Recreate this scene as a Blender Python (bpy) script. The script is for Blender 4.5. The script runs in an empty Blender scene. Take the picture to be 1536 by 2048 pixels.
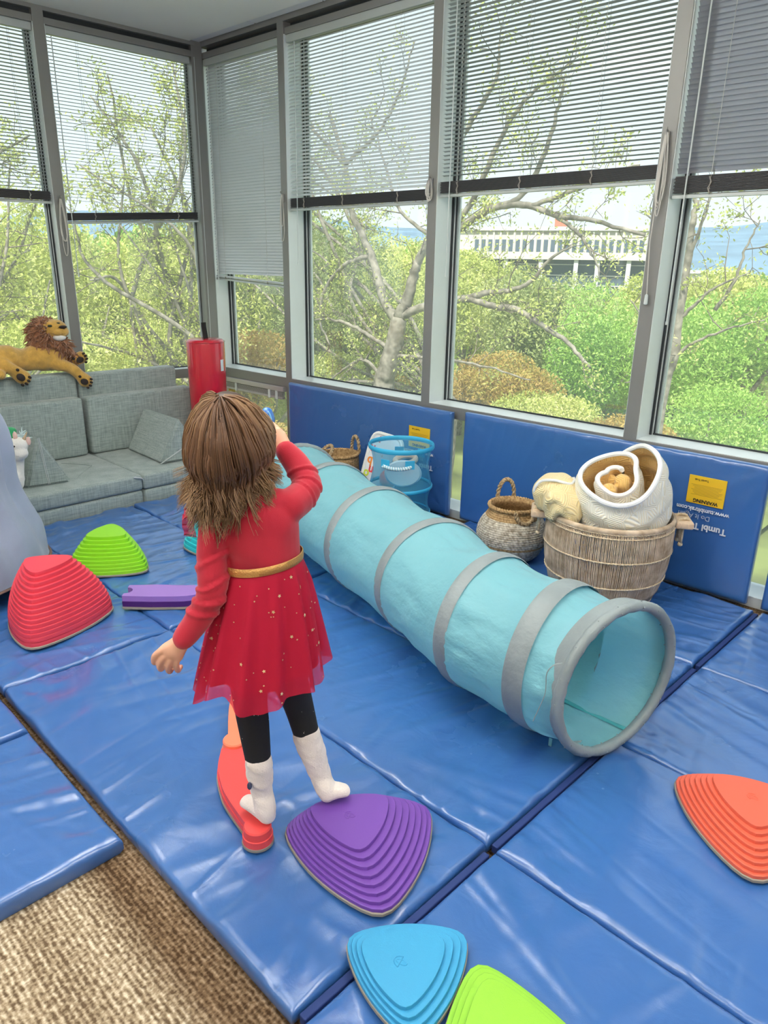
import bpy, bmesh, math, random
import numpy as np
from mathutils import Vector, Matrix
from math import pi, sin, cos, radians as rad

C = bpy.context.scene.collection
SC = bpy.context.scene
rng = np.random.default_rng(7)
random.seed(7)

# ------------------------------------------------------------------ camera
F_PX, PITCH, ROLL, YAW, HC = 1437.0, rad(18.97), rad(1.01), rad(-47.35), 1.391
_UX = np.array([-sin(YAW), -cos(YAW), 0.0]); _UY = np.array([cos(YAW), -sin(YAW), 0.0])
def _w(v):
    v = np.array(v, float); return np.array([v @ _UX, v @ _UY, v[2]])
_c, _s = cos(PITCH), sin(PITCH)
_ex = np.array([1.0, 0, 0]); _ed = np.array([0, -_s, -_c])
_right = _w(cos(ROLL) * _ex - sin(ROLL) * _ed); _down = _w(sin(ROLL) * _ex + cos(ROLL) * _ed); _fwd = _w([0, _c, -_s])
cd = bpy.data.cameras.new('camera'); cam = bpy.data.objects.new('camera', cd); C.objects.link(cam)
cd.sensor_fit = 'VERTICAL'; cd.sensor_height = 36.0; cd.lens = 36.0 * F_PX / 2048.0
cd.clip_start = 0.05; cd.clip_end = 6000
M = Matrix.Identity(4)
for i in range(3):
    M[i][0] = _right[i]; M[i][1] = -_down[i]; M[i][2] = -_fwd[i]
M[0][3], M[1][3], M[2][3] = 0, 0, HC
cam.matrix_world = M
SC.camera = cam
EYE = np.array([0, 0, HC])
def ray(x, y):
    return _fwd + _right * ((x - 768) / F_PX) + _down * ((y - 1024) / F_PX)
def at_z(x, y, z):                       # measured photo point on a level plane
    d = ray(x, y); return EYE + d * ((z - HC) / d[2])
def at_p(x, y, p, n):                    # measured photo point on any plane
    d = ray(x, y); p = np.array(p, float); n = np.array(n, float)
    return EYE + d * (((p - EYE) @ n) / (d @ n))

# ------------------------------------------------------------------ world, sun, fill lights, exposure
wd = bpy.data.worlds.new('sky'); SC.world = wd; wd.use_nodes = True
wn = wd.node_tree; wn.nodes.clear()
wo = wn.nodes.new('ShaderNodeOutputWorld'); wb = wn.nodes.new('ShaderNodeBackground')
tc = wn.nodes.new('ShaderNodeTexCoord'); sx = wn.nodes.new('ShaderNodeSeparateXYZ'); cr_ = wn.nodes.new('ShaderNodeValToRGB')
wn.links.new(tc.outputs['Generated'], sx.inputs[0]); wn.links.new(sx.outputs['Z'], cr_.inputs[0])
cr_.color_ramp.elements[0].position = 0.0; cr_.color_ramp.elements[0].color = (0.86, 0.95, 1.0, 1)
cr_.color_ramp.elements[1].position = 0.55; cr_.color_ramp.elements[1].color = (0.74, 0.87, 0.97, 1)
wn.links.new(cr_.outputs[0], wb.inputs[0]); wb.inputs[1].default_value = 1.0
wn.links.new(wb.outputs[0], wo.inputs[0])
sl = bpy.data.lights.new('sun', 'SUN'); so = bpy.data.objects.new('sun', sl); C.objects.link(so)
sl.energy = 5.6; sl.angle = rad(6); sl.color = (1.0, 0.95, 0.86)
so.rotation_euler = Vector((-0.30, 0.62, -0.95)).to_track_quat('-Z', 'Y').to_euler()
def area(loc, size, energy, col=(1.0, 0.97, 0.93), aim=(0, 0, -1)):
    l = bpy.data.lights.new('fill_light', 'AREA'); o = bpy.data.objects.new('fill_light', l); C.objects.link(o)
    l.shape = 'RECTANGLE'; l.size, l.size_y = size; l.energy = energy; l.color = col
    o.location = loc; o.rotation_euler = Vector(aim).to_track_quat('-Z', 'Y').to_euler()
area((0.6, 0.9, 2.70), (1.2, 0.6), 9); area((-1.6, 0.3, 2.70), (1.2, 0.6), 9)  # unseen overhead fill lights, added to lift the interior
area((0.6, -1.6, 2.70), (1.2, 0.6), 8); area((-2.2, -1.8, 2.70), (1.2, 0.6), 8)
area((2.4, 1.2, 2.70), (1.2, 0.6), 8)
for x, y, e in ((-2.1, 1.35, 44), (-1.4, -0.9, 36), (0.6, 1.6, 36), (-2.6, -2.4, 30), (1.6, -1.6, 30)):      # unseen upward fill lights, added to brighten the ceiling
    area((x, y, 2.32), (1.4, 0.3), e, aim=(0, 0, 1))
VS = SC.view_settings
VS.view_transform = 'Standard'; VS.look = 'None'; VS.gamma = 1.0; VS.exposure = 0.46; VS.use_curve_mapping = False
SC.cycles.transparent_max_bounces = 40; SC.cycles.max_bounces = 10
SC.cycles.caustics_reflective = False; SC.cycles.caustics_refractive = False

# ------------------------------------------------------------------ helpers
def wav(x, y, seed, f, n=7, ani=1.0):    # smooth pseudo noise, about -1..1
    r = np.random.default_rng(seed); o = 0
    for k in range(n):
        a = r.uniform(0, 2 * pi); ff = f * r.uniform(0.5, 1.6)
        o = o + np.sin(ff * (x * cos(a) + y * sin(a) * ani) + r.uniform(0, 6.28))
    return o / (n ** 0.5) / 1.2
def tag(o, label=None, cat=None, group=None, kind=None):
    if label: o['label'] = label
    if cat: o['category'] = cat
    if group: o['group'] = group
    if kind: o['kind'] = kind
    return o
def thing(name, loc, label=None, cat=None, group=None, kind=None):
    o = bpy.data.objects.new(name, None); C.objects.link(o); o.location = tuple(loc); o.empty_display_size = 0.05
    return tag(o, label, cat, group, kind)
def base_of(p):
    v = Vector((0, 0, 0))
    while p is not None:
        v += p.location; p = p.parent
    return v
class MB:
    def __init__(s): s.v = []; s.f = []; s.m = []
    def add(s, V, Fc, mi=0):
        b = len(s.v); s.v.extend([tuple(map(float, p)) for p in V])
        for f in Fc: s.f.append(tuple(b + i for i in f)); s.m.append(mi)
        return s
    def box(s, c, d, R=None, bev=0.0, mi=0):
        bm = bmesh.new(); bmesh.ops.create_cube(bm, size=1.0)
        for v in bm.verts: v.co = Vector((v.co.x * d[0], v.co.y * d[1], v.co.z * d[2]))
        if bev > 0: bmesh.ops.bevel(bm, geom=bm.edges[:], offset=bev, segments=3, affect='EDGES', profile=0.5)
        c = np.array(c, float)
        V = []
        for v in bm.verts:
            p = np.array(v.co)
            if R is not None: p = p[0] * R[0] + p[1] * R[1] + p[2] * R[2]
            V.append(c + p)
        bm.verts.index_update()
        s.add(V, [[v.index for v in f.verts] for f in bm.faces], mi); bm.free(); return s
    def tube(s, P, r, n=8, closed=False, mi=0, ry=None, up=None, cap=True):
        P = [np.array(p, float) for p in P]; m = len(P)
        r = np.broadcast_to(np.array(r, float), (m,)); ry = r if ry is None else np.broadcast_to(np.array(ry, float), (m,))
        T = []
        for i in range(m):
            a = P[(i - 1) % m] if (closed or i > 0) else P[i]; b = P[(i + 1) % m] if (closed or i < m - 1) else P[i]
            t = b - a; T.append(t / (np.linalg.norm(t) + 1e-12))
        if up is None:
            up = np.array([0, 0, 1.0]) if abs(T[0][2]) < 0.9 else np.array([1.0, 0, 0])
        u = np.array(up, float); b = len(s.v); a = np.arange(n) * 2 * pi / n
        for i in range(m):
            u = u - T[i] * (u @ T[i]); u = u / (np.linalg.norm(u) + 1e-12); w = np.cross(T[i], u)
            for t in a: s.v.append(tuple(P[i] + w * cos(t) * r[i] + u * sin(t) * ry[i]))
        for i in range(m if closed else m - 1):
            j = (i + 1) % m
            for k in range(n):
                l = (k + 1) % n; s.f.append((b + i * n + k, b + i * n + l, b + j * n + l, b + j * n + k)); s.m.append(mi)
        if cap and not closed:
            s.f.append(tuple(b + k for k in range(n))[::-1]); s.m.append(mi)
            s.f.append(tuple(b + (m - 1) * n + k for k in range(n))); s.m.append(mi)
        return s
    def lathe(s, prof, c=(0, 0, 0), n=48, mi=0, fr=None, closed=True):   # prof: list of (r, z); fr(theta, r, z)->r
        b = len(s.v); c = np.array(c, float)
        for (r, z) in prof:
            for k in range(n):
                t = 2 * pi * k / n; q = fr(t, r, z) if fr else r
                s.v.append((c[0] + q * cos(t), c[1] + q * sin(t), c[2] + z))
        for i in range(len(prof) - 1):
            for k in range(n):
                l = (k + 1) % n; s.f.append((b + i * n + k, b + i * n + l, b + (i + 1) * n + l, b + (i + 1) * n + k)); s.m.append(mi)
        if closed:
            s.f.append(tuple(b + k for k in range(n))[::-1]); s.m.append(mi)
            s.f.append(tuple(b + (len(prof) - 1) * n + k for k in range(n))); s.m.append(mi)
        return s
    def prism(s, poly, d, mi=0):         # poly: list of 3-D points, extruded by vector d
        n = len(poly); d = np.array(d, float)
        V = [np.array(p, float) for p in poly] + [np.array(p, float) + d for p in poly]
        Fc = [tuple(range(n))[::-1], tuple(range(n, 2 * n))] + [(i, (i + 1) % n, n + (i + 1) % n, n + i) for i in range(n)]
        return s.add(V, Fc, mi)
    def rings(s, R, mi=0, cap0=False, cap1=False, closed=True):
        n = len(R[0]); b = len(s.v)
        for q in R: s.v.extend([tuple(map(float, p)) for p in q])
        for i in range(len(R) - 1):
            for k in range(n if closed else n - 1):
                l = (k + 1) % n; s.f.append((b + i * n + k, b + i * n + l, b + (i + 1) * n + l, b + (i + 1) * n + k)); s.m.append(mi)
        if cap0: s.f.append(tuple(b + k for k in range(n))[::-1]); s.m.append(mi)
        if cap1: s.f.append(tuple(b + (len(R) - 1) * n + k for k in range(n))); s.m.append(mi)
        return s
    def mesh(s, name, off=(0, 0, 0), fix=True):
        me = bpy.data.meshes.new(name); o = np.array(off, float)
        me.from_pydata([tuple(np.array(v) - o) for v in s.v], [], s.f); me.update()
        me.polygons.foreach_set('material_index', s.m)
        if fix:
            bm = bmesh.new(); bm.from_mesh(me); bmesh.ops.recalc_face_normals(bm, faces=bm.faces[:]); bm.to_mesh(me); bm.free()
        return me
    def build(s, name, mat, parent=None, smooth=35, loc=None, label=None, cat=None, group=None, kind=None, fix=True):
        # world-space vertices; an object without parent gets its origin at loc (or the base centre)
        if parent is not None: off = np.array(base_of(parent))
        elif loc is not None: off = np.array(loc, float)
        else:
            a = np.array(s.v); off = np.array([a[:, 0].mean(), a[:, 1].mean(), a[:, 2].min()])
        me = s.mesh(name, off, fix)
        return finish(me, name, mat, parent, smooth, off, label, cat, group, kind)
def finish(me, name, mat, parent, smooth, off, label=None, cat=None, group=None, kind=None):
    for m in (mat if isinstance(mat, (list, tuple)) else [mat]): me.materials.append(m)
    if smooth:
        me.polygons.foreach_set('use_smooth', [True] * len(me.polygons))
        if smooth < 180: me.set_sharp_from_angle(angle=rad(smooth))
    o = bpy.data.objects.new(name, me); C.objects.link(o)
    if parent is not None: o.parent = parent
    else: o.location = tuple(off)
    return tag(o, label, cat, group, kind)
def raw_mesh(name, V, Q, mat, parent=None, tint=None, kind=None, smooth=False, label=None, cat=None, group=None):
    V = np.asarray(V, np.float32); Q = np.asarray(Q, np.int32); k = Q.shape[1]
    off = np.array(base_of(parent)) if parent is not None else np.array([V[:, 0].mean(), V[:, 1].mean(), V[:, 2].min()])
    V = (V - off).astype(np.float32)
    me = bpy.data.meshes.new(name); me.vertices.add(len(V)); me.vertices.foreach_set('co', V.ravel())
    me.loops.add(Q.size); me.loops.foreach_set('vertex_index', Q.ravel())
    me.polygons.add(len(Q)); me.polygons.foreach_set('loop_start', np.arange(len(Q), dtype=np.int32) * k)
    me.update(calc_edges=True)
    if tint is not None:
        at = me.attributes.new('tint', 'FLOAT', 'FACE'); at.data.foreach_set('value', np.asarray(tint, np.float32))
    return finish(me, name, mat, parent, 180 if smooth else 0, off, label, cat, group, kind)
def remesh(mb, name, mat, parent, voxel=0.006, smooth=4, loc=None, label=None, cat=None, group=None, post=None, dec=None):
    off = np.array(base_of(parent)) if parent is not None else np.array(loc, float)
    me = mb.mesh(name + '_src', off)
    o = bpy.data.objects.new(name + '_src', me); C.objects.link(o)
    m = o.modifiers.new('r', 'REMESH'); m.mode = 'VOXEL'; m.voxel_size = voxel
    if smooth:
        k = o.modifiers.new('s', 'SMOOTH'); k.factor = 0.5; k.iterations = smooth
    dg = bpy.context.evaluated_depsgraph_get(); dg.update()
    new = bpy.data.meshes.new_from_object(o.evaluated_get(dg)); new.name = name
    bpy.data.objects.remove(o, do_unlink=True); bpy.data.meshes.remove(me)
    new.materials.clear()
    if post is not None:
        n = len(new.vertices); co = np.zeros(n * 3, np.float32); new.vertices.foreach_get('co', co)
        no = np.zeros(n * 3, np.float32); new.vertex_normals.foreach_get('vector', no)
        co = post(co.reshape(-1, 3) + off, no.reshape(-1, 3)) - off
        new.vertices.foreach_set('co', co.astype(np.float32).ravel()); new.update()
    return finish(new, name, mat, parent, 180, off, label, cat, group)
def spline(P, n):                         # Catmull-Rom through points (any dimension)
    P = np.array(P, float); m = len(P); out = []
    Q = np.vstack([2 * P[0] - P[1], P, 2 * P[-1] - P[-2]])
    for t in np.linspace(0, m - 1, n):
        i = min(int(t), m - 2); u = t - i; a, b, c, d = Q[i], Q[i + 1], Q[i + 2], Q[i + 3]
        out.append(0.5 * (2 * b + (c - a) * u + (2 * a - 5 * b + 4 * c - d) * u * u + (3 * b - a - 3 * c + d) * u ** 3))
    return np.array(out)
def limb(mb, P, rx, ry=None, n=16, seg=18, up=None):   # closed tapered limb with rounded ends
    P = np.array(P, float); rx = np.array(rx, float); ry = rx if ry is None else np.array(ry, float)
    A = spline(np.column_stack([P, rx, ry]), seg)
    d0 = A[0, :3] - A[1, :3]; d0 /= np.linalg.norm(d0) + 1e-9; d1 = A[-1, :3] - A[-2, :3]; d1 /= np.linalg.norm(d1) + 1e-9
    pre, post = [], []
    for k in (0.98, 0.85, 0.6, 0.3):
        h = (1 - k * k) ** 0.5
        r0 = min(A[0, 3], A[0, 4]); r1 = min(A[-1, 3], A[-1, 4])
        pre.append(np.r_[A[0, :3] + d0 * r0 * k, A[0, 3] * h, A[0, 4] * h])
        post.insert(0, np.r_[A[-1, :3] + d1 * r1 * k, A[-1, 3] * h, A[-1, 4] * h])
    A = np.vstack([pre, A, post])
    return mb.tube(A[:, :3], A[:, 3], n=n, ry=A[:, 4], up=up)
def ball(mb, c, r, n=20, mi=0, R=None):
    c = np.array(c, float); r = np.broadcast_to(np.array(r, float), (3,))
    R = np.eye(3) if R is None else np.array(R, float)
    Rg = []
    for i in range(1, n // 2):
        t = pi * i / (n // 2); Rg.append([c + (R.T @ (r * np.array([sin(t) * cos(a), sin(t) * sin(a), -cos(t)]))) for a in np.arange(n) * 2 * pi / n])
    return mb.rings(Rg, mi, True, True)

# ------------------------------------------------------------------ materials
def nodes(name):
    m = bpy.data.materials.new(name); m.use_nodes = True; nt = m.node_tree
    return m, nt, nt.nodes['Principled BSDF']
def mat(name, col, rough=0.5, metal=0.0, var=0.0, vscale=8.0, bump=0.0, bscale=60.0, spec=None, sheen=0.0, coat=0.0, stretch=(1, 1, 1), detail=4.0, trans=0.0, alpha=1.0):
    m, nt, b = nodes(name); N = nt.nodes; L = nt.links
    b.inputs['Base Color'].default_value = (*col, 1); b.inputs['Roughness'].default_value = rough; b.inputs['Metallic'].default_value = metal
    if spec is not None: b.inputs['Specular IOR Level'].default_value = spec
    if sheen: b.inputs['Sheen Weight'].default_value = sheen; b.inputs['Sheen Roughness'].default_value = 0.5
    if coat: b.inputs['Coat Weight'].default_value = coat; b.inputs['Coat Roughness'].default_value = 0.12
    if alpha < 1: b.inputs['Alpha'].default_value = alpha
    if var or bump:
        t = N.new('ShaderNodeTexCoord'); mp = N.new('ShaderNodeMapping'); mp.inputs['Scale'].default_value = stretch
        L.new(t.outputs['Object'], mp.inputs[0])
    if var:
        n = N.new('ShaderNodeTexNoise'); n.inputs['Scale'].default_value = vscale; n.inputs['Detail'].default_value = detail
        L.new(mp.outputs[0], n.inputs['Vector'])
        r = N.new('ShaderNodeMapRange'); r.inputs['From Min'].default_value = 0.3; r.inputs['From Max'].default_value = 0.7
        r.inputs['To Min'].default_value = 1 - var; r.inputs['To Max'].default_value = 1 + var
        L.new(n.outputs[0], r.inputs[0])
        x = N.new('ShaderNodeMix'); x.data_type = 'RGBA'; x.blend_type = 'MULTIPLY'; x.inputs[0].default_value = 1
        x.inputs[6].default_value = (*col, 1); L.new(r.outputs[0], x.inputs[7]); L.new(x.outputs[2], b.inputs['Base Color'])
    if bump:
        n2 = N.new('ShaderNodeTexNoise'); n2.inputs['Scale'].default_value = bscale; n2.inputs['Detail'].default_value = detail
        L.new(mp.outputs[0], n2.inputs['Vector'])
        bp = N.new('ShaderNodeBump'); bp.inputs['Strength'].default_value = bump; bp.inputs['Distance'].default_value = 0.01
        L.new(n2.outputs[0], bp.inputs['Height']); L.new(bp.outputs[0], b.inputs['Normal'])
    if trans:
        tr = N.new('ShaderNodeBsdfTranslucent'); tr.inputs[0].default_value = (*col, 1); mx = N.new('ShaderNodeMixShader'); mx.inputs[0].default_value = trans
        L.new(b.outputs[0], mx.inputs[1]); L.new(tr.outputs[0], mx.inputs[2]); L.new(mx.outputs[0], N['Material Output'].inputs[0])
    return m
def see_through(m, amount, tint=(1, 1, 1)):           # weave open enough to look through
    nt = m.node_tree; out = nt.nodes['Material Output']; src = out.inputs[0].links[0].from_socket
    t = nt.nodes.new('ShaderNodeBsdfTransparent'); t.inputs[0].default_value = (*tint, 1); x = nt.nodes.new('ShaderNodeMixShader'); x.inputs[0].default_value = amount
    nt.links.new(src, x.inputs[1]); nt.links.new(t.outputs[0], x.inputs[2]); nt.links.new(x.outputs[0], out.inputs[0]); return m
def glass(name, refl=1.0, dust_haze=0.02, tint=(0.96, 0.985, 0.98)):
    m, nt, b = nodes(name); N = nt.nodes; L = nt.links; N.remove(b)
    t = N.new('ShaderNodeBsdfTransparent'); t.inputs[0].default_value = (*tint, 1)
    g = N.new('ShaderNodeBsdfGlossy'); g.inputs['Roughness'].default_value = 0.0
    fr = N.new('ShaderNodeFresnel'); ge = N.new('ShaderNodeNewGeometry'); io = N.new('ShaderNodeMapRange')   # same reflectance from both faces of the pane
    io.inputs['To Min'].default_value = 1.5; io.inputs['To Max'].default_value = 1 / 1.5
    L.new(ge.outputs['Backfacing'], io.inputs[0]); L.new(io.outputs[0], fr.inputs[0])
    k = N.new('ShaderNodeMath'); k.operation = 'MULTIPLY'; k.inputs[1].default_value = refl; L.new(fr.outputs[0], k.inputs[0])
    x = N.new('ShaderNodeMixShader'); L.new(k.outputs[0], x.inputs[0]); L.new(t.outputs[0], x.inputs[1]); L.new(g.outputs[0], x.inputs[2])
    d = N.new('ShaderNodeBsdfTranslucent'); d.inputs[0].default_value = (0.9, 0.93, 0.93, 1)
    y = N.new('ShaderNodeMixShader'); y.inputs[0].default_value = dust_haze; L.new(x.outputs[0], y.inputs[1]); L.new(d.outputs[0], y.inputs[2])  # film on the pane, thickened to lay haze over the outdoor view
    L.new(y.outputs[0], N['Material Output'].inputs[0]); return m
def leaf_mat(name, cols, trans=0.35):
    m, nt, b = nodes(name); N = nt.nodes; L = nt.links
    a = N.new('ShaderNodeAttribute'); a.attribute_name = 'tint'; r = N.new('ShaderNodeValToRGB')
    el = r.color_ramp.elements
    while len(el) < len(cols): el.new(0.5)
    for i, c in enumerate(cols): el[i].position = i / (len(cols) - 1); el[i].color = (*c, 1)
    L.new(a.outputs['Fac'], r.inputs[0]); L.new(r.outputs[0], b.inputs['Base Color']); b.inputs['Roughness'].default_value = 0.6
    t = N.new('ShaderNodeBsdfTranslucent'); L.new(r.outputs[0], t.inputs[0]); x = N.new('ShaderNodeMixShader'); x.inputs[0].default_value = trans
    L.new(b.outputs[0], x.inputs[1]); L.new(t.outputs[0], x.inputs[2]); L.new(x.outputs[0], N['Material Output'].inputs[0]); return m
# ------------------------------------------------------------------ setting: materials
ALU = mat('aluminium_grey', (0.26, 0.258, 0.25), 0.42, 0.35, var=0.05, vscale=3)
ALU_L = mat('aluminium_daylit', (0.72, 0.77, 0.77), 0.35, 0.1, var=0.04, vscale=3)  # paler copy: daylight on reveals and sill is put into the colour
GASK = mat('rubber_gasket', (0.02, 0.025, 0.03), 0.5)
GLASS = glass('window_glass', 1.0, 0.08)
PLAST = mat('ceiling_paint', (0.88, 0.88, 0.83), 0.85, var=0.02, vscale=2)
TILE = mat('ceiling_tile', (0.78, 0.79, 0.82), 0.9, bump=0.2, bscale=300)
WALLP = mat('wall_paint', (0.74, 0.72, 0.68), 0.8, var=0.02, vscale=2)
def carpet():
    m, nt, b = nodes('ribbed_carpet'); N = nt.nodes; L = nt.links
    t = N.new('ShaderNodeTexCoord')
    mp = N.new('ShaderNodeMapping'); mp.inputs['Rotation'].default_value = (0, 0, rad(1.8)); L.new(t.outputs['Object'], mp.inputs[0])
    sp = N.new('ShaderNodeSeparateXYZ'); L.new(mp.outputs[0], sp.inputs[0])
    # loop rows along x
    wv = N.new('ShaderNodeTexWave'); wv.bands_direction = 'Y'; wv.inputs['Scale'].default_value = 25.0; wv.inputs['Distortion'].default_value = 2.2
    wv.inputs['Detail'].default_value = 2.0; wv.inputs['Detail Scale'].default_value = 3.0; L.new(mp.outputs[0], wv.inputs[0])
    m2 = N.new('ShaderNodeMapping'); m2.inputs['Scale'].default_value = (60, 90, 1); L.new(mp.outputs[0], m2.inputs[0])
    n1 = N.new('ShaderNodeTexNoise'); n1.inputs['Scale'].default_value = 1.0; n1.inputs['Detail'].default_value = 3; L.new(m2.outputs[0], n1.inputs[0])
    m3 = N.new('ShaderNodeMapping'); m3.inputs['Scale'].default_value = (1.0, 14, 1); L.new(mp.outputs[0], m3.inputs[0])
    n2 = N.new('ShaderNodeTexNoise'); n2.inputs['Scale'].default_value = 1.0; n2.inputs['Detail'].default_value = 2; L.new(m3.outputs[0], n2.inputs[0])
    m4 = N.new('ShaderNodeMapping'); m4.inputs['Scale'].default_value = (150, 70, 1); L.new(mp.outputs[0], m4.inputs[0])
    n3 = N.new('ShaderNodeTexNoise'); n3.inputs['Scale'].default_value = 1.0; n3.inputs['Detail'].default_value = 1; L.new(m4.outputs[0], n3.inputs[0])
    def add(a, b_, ka=1.0):
        x = N.new('ShaderNodeMath'); x.operation = 'MULTIPLY_ADD'; L.new(a, x.inputs[0]); x.inputs[1].default_value = ka
        if isinstance(b_, float): x.inputs[2].default_value = b_
        else: L.new(b_, x.inputs[2])
        return x.outputs[0]
    v = add(wv.outputs['Fac'], add(n1.outputs[0], add(n3.outputs[0], add(n2.outputs[0], -0.70, 0.50), 0.62), 0.80), 0.24)
    r = N.new('ShaderNodeValToRGB'); e = r.color_ramp.elements
    e[0].position = 0.18; e[0].color = (0.13, 0.088, 0.052, 1); e[1].position = 0.74; e[1].color = (0.74, 0.64, 0.49, 1)
    k = e.new(0.42); k.color = (0.36, 0.28, 0.185, 1)
    L.new(v, r.inputs[0])
    # woven dark border stripe of the carpet, y 0.46..0.60
    s1 = N.new('ShaderNodeMapRange'); s1.inputs['From Min'].default_value = 0.44; s1.inputs['From Max'].default_value = 0.50; L.new(sp.outputs['Y'], s1.inputs[0])
    x = N.new('ShaderNodeMix'); x.data_type = 'RGBA'; x.blend_type = 'MULTIPLY'; L.new(s1.outputs[0], x.inputs[0]); L.new(r.outputs[0], x.inputs[6]); x.inputs[7].default_value = (0.50, 0.42, 0.36, 1)
    L.new(x.outputs[2], b.inputs['Base Color']); b.inputs['Roughness'].default_value = 0.95; b.inputs['Specular IOR Level'].default_value = 0.1
    bp = N.new('ShaderNodeBump'); bp.inputs['Strength'].default_value = 0.9; bp.inputs['Distance'].default_value = 0.006
    L.new(v, bp.inputs['Height']); L.new(bp.outputs[0], b.inputs['Normal'])
    return m
CARPET = carpet()

# ------------------------------------------------------------------ room shell
ORG = (0.0001, 0, 0)
WT, WN, WZ = np.array([1.0, 0, 0]), np.array([0, 1.0, 0]), np.array([0, 0, 1.0])
LC = np.array([-4.655, 3.18, 0]); LT = np.array([-sin(rad(4.09)), -cos(rad(4.09)), 0]); LO = np.array([-cos(rad(4.09)), sin(rad(4.09)), 0])
def LW(s, d, z): return LC + LT * s + LO * d + WZ * z
MB().box((-0.45, -0.32, -0.05), (8.9, 7.36, 0.1)).build('floor', CARPET, loc=ORG, kind='structure', smooth=0)
MB().box((-0.4, -0.44, 2.83), (8.9, 7.08, 0.146)).build('ceiling', PLAST, loc=(0, 0, 2.757), kind='structure', smooth=0)
band = MB().box((-0.4, 3.24, 2.85), (8.9, 0.28, 0.15)).build('trim_1', PLAST, loc=(0, 3.2, 2.8), kind='structure', smooth=0)
for i in range(9):                                     # border tiles between ceiling and window head
    MB().box((-4.36 + i * 0.61, 3.135, 2.768), (0.598, 0.075, 0.012), bev=0.002).build('ceiling_tile', TILE, band, smooth=0)
MB().box((2.75, 3.27, 1.40), (2.6, 0.18, 2.8)).build('wall_right', WALLP, kind='structure', smooth=0)
MB().box((4.05, -0.4, 1.40), (0.1, 7.5, 2.8)).build('wall_side', WALLP, kind='structure', smooth=0)
MB().box((-0.5, -4.05, 1.40), (9.2, 0.1, 2.8)).build('wall_back', WALLP, kind='structure', smooth=0)
MB().box(LW(5.2, 0.09, 1.40), (4.1, 0.18, 2.8), R=[LT, LO, WZ]).build('wall_left', WALLP, kind='structure', smooth=0)

YF, YG = 3.18, 3.335          # frame face, glass plane of the right-hand window wall
def rbox(x0, x1, y0, y1, z0, z1, bev=0.0): return MB().box(((x0 + x1) / 2, (y0 + y1) / 2, (z0 + z1) / 2), (x1 - x0, y1 - y0, z1 - z0), bev=bev)
def lbox(s0, s1, d0, d1, z0, z1, bev=0.0): return MB().box(LW((s0 + s1) / 2, (d0 + d1) / 2, (z0 + z1) / 2), (s1 - s0, d1 - d0, z1 - z0), R=[LT, LO, WZ], bev=bev)
# corner post and mullions
MB().prism([(-4.655, 3.185, 0), (-4.80, 3.36, 0), (-4.84, 3.36, 0), (-4.76, 3.12, 0), (-4.664, 3.11, 0)], (0, 0, 2.775)).build('trim_2', ALU, kind='structure', smooth=0)
RM = [(-3.865, -3.808), (-2.655, -2.597), (-1.417, -1.355), (-0.175, -0.115), (1.07, 1.13)]
for i, (a, b) in enumerate(RM):
    rbox(a, b, YF, YF + 0.18, 0, 2.775, 0.002).build('trim_%d' % (3 + i), ALU, kind='structure', smooth=0)
LM = [(1.005, 1.070), (2.06, 2.125), (3.10, 3.165)]
for i, (a, b) in enumerate(LM):
    lbox(a, b, 0, 0.10, 0, 2.775, 0.002).build('trim_%d' % (8 + i), ALU, kind='structure', smooth=0)
def window(n, bx_, lo, hi, gd):
    """one glazed bay: bx(a0,a1,d0,d1,z0,z1) makes a box in the wall's own frame"""
    kd = gd / 0.16                                     # shallower frames on the left wall
    def bx(a, b, d0, d1, *z): return bx_(a, b, d0 * kd, d1 * kd, *z)
    c = np.array(bx(lo, hi, 0, 0.18, 0, 0.01).v).mean(0)
    w = thing('window_%d' % n, (c[0], c[1], 0), kind='structure')
    bx(lo - .002, hi + .002, 0.0, 0.18, 0.583, 0.6485, 0.002).build('sill_rail', ALU, w, smooth=0)
    bx(lo, hi, 0.004, 0.176, 0.6485, 0.6505).build('sill_cap', ALU_L, w, smooth=0)
    bx(lo - .002, hi + .002, 0.0, 0.18, 2.735, 2.775, 0.002).build('head_rail', ALU, w, smooth=0)
    bx(lo - .002, hi + .002, 0.012, 0.18, 2.668, 2.705, 0.002).build('head_rail', ALU, w, smooth=0)
    bx(lo, hi, 0.06, 0.18, 2.70, 2.74).build('head_slot', GASK, w, smooth=0)
    bx(lo - .002, hi + .002, 0.01, 0.18, 0.0, 0.05, 0.002).build('floor_rail', ALU_L, w, smooth=0)
    # reveal liners facing the glass, gasket lines, outer stop
    for s, e in ((lo, 1), (hi, -1)):
        def vb(a, b, d0, d1, z0=0.65, z1=2.67): return bx(min(s + e * a, s + e * b), max(s + e * a, s + e * b), d0, d1, z0, z1)
        vb(0.0, 0.003, 0.004, 0.135).build('reveal', ALU_L, w, smooth=0)
        vb(0.0, 0.012, 0.137, 0.146).build('gasket', GASK, w, smooth=0)
        vb(0.0, 0.016, 0.146, 0.153).build('glazing_stop', ALU_L, w, smooth=0)
        vb(0.0, 0.022, 0.153, 0.157).build('gasket', GASK, w, smooth=0)
        vb(0.0, 0.034, 0.166, 0.178).build('glazing_stop', ALU_L, w, smooth=0)
    bx(lo, hi, 0.148, 0.157, 0.6505, 0.658).build('gasket', GASK, w, smooth=0)
    bx(lo + .001, hi - .001, 0.158, 0.164, 0.652, 2.668).build('glass_pane', GLASS, w, smooth=0)
    bx(lo + .001, hi - .001, 0.150, 0.156, 0.05, 0.583).build('lower_pane', GLASS, w, smooth=0)
    return w
def bxr(a, b, d0, d1, z0, z1, bev=0.0): return rbox(a, b, YF + d0, YF + d1, z0, z1, bev)
xs = [-4.675] + [v for m in RM for v in m]
WR = []
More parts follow.
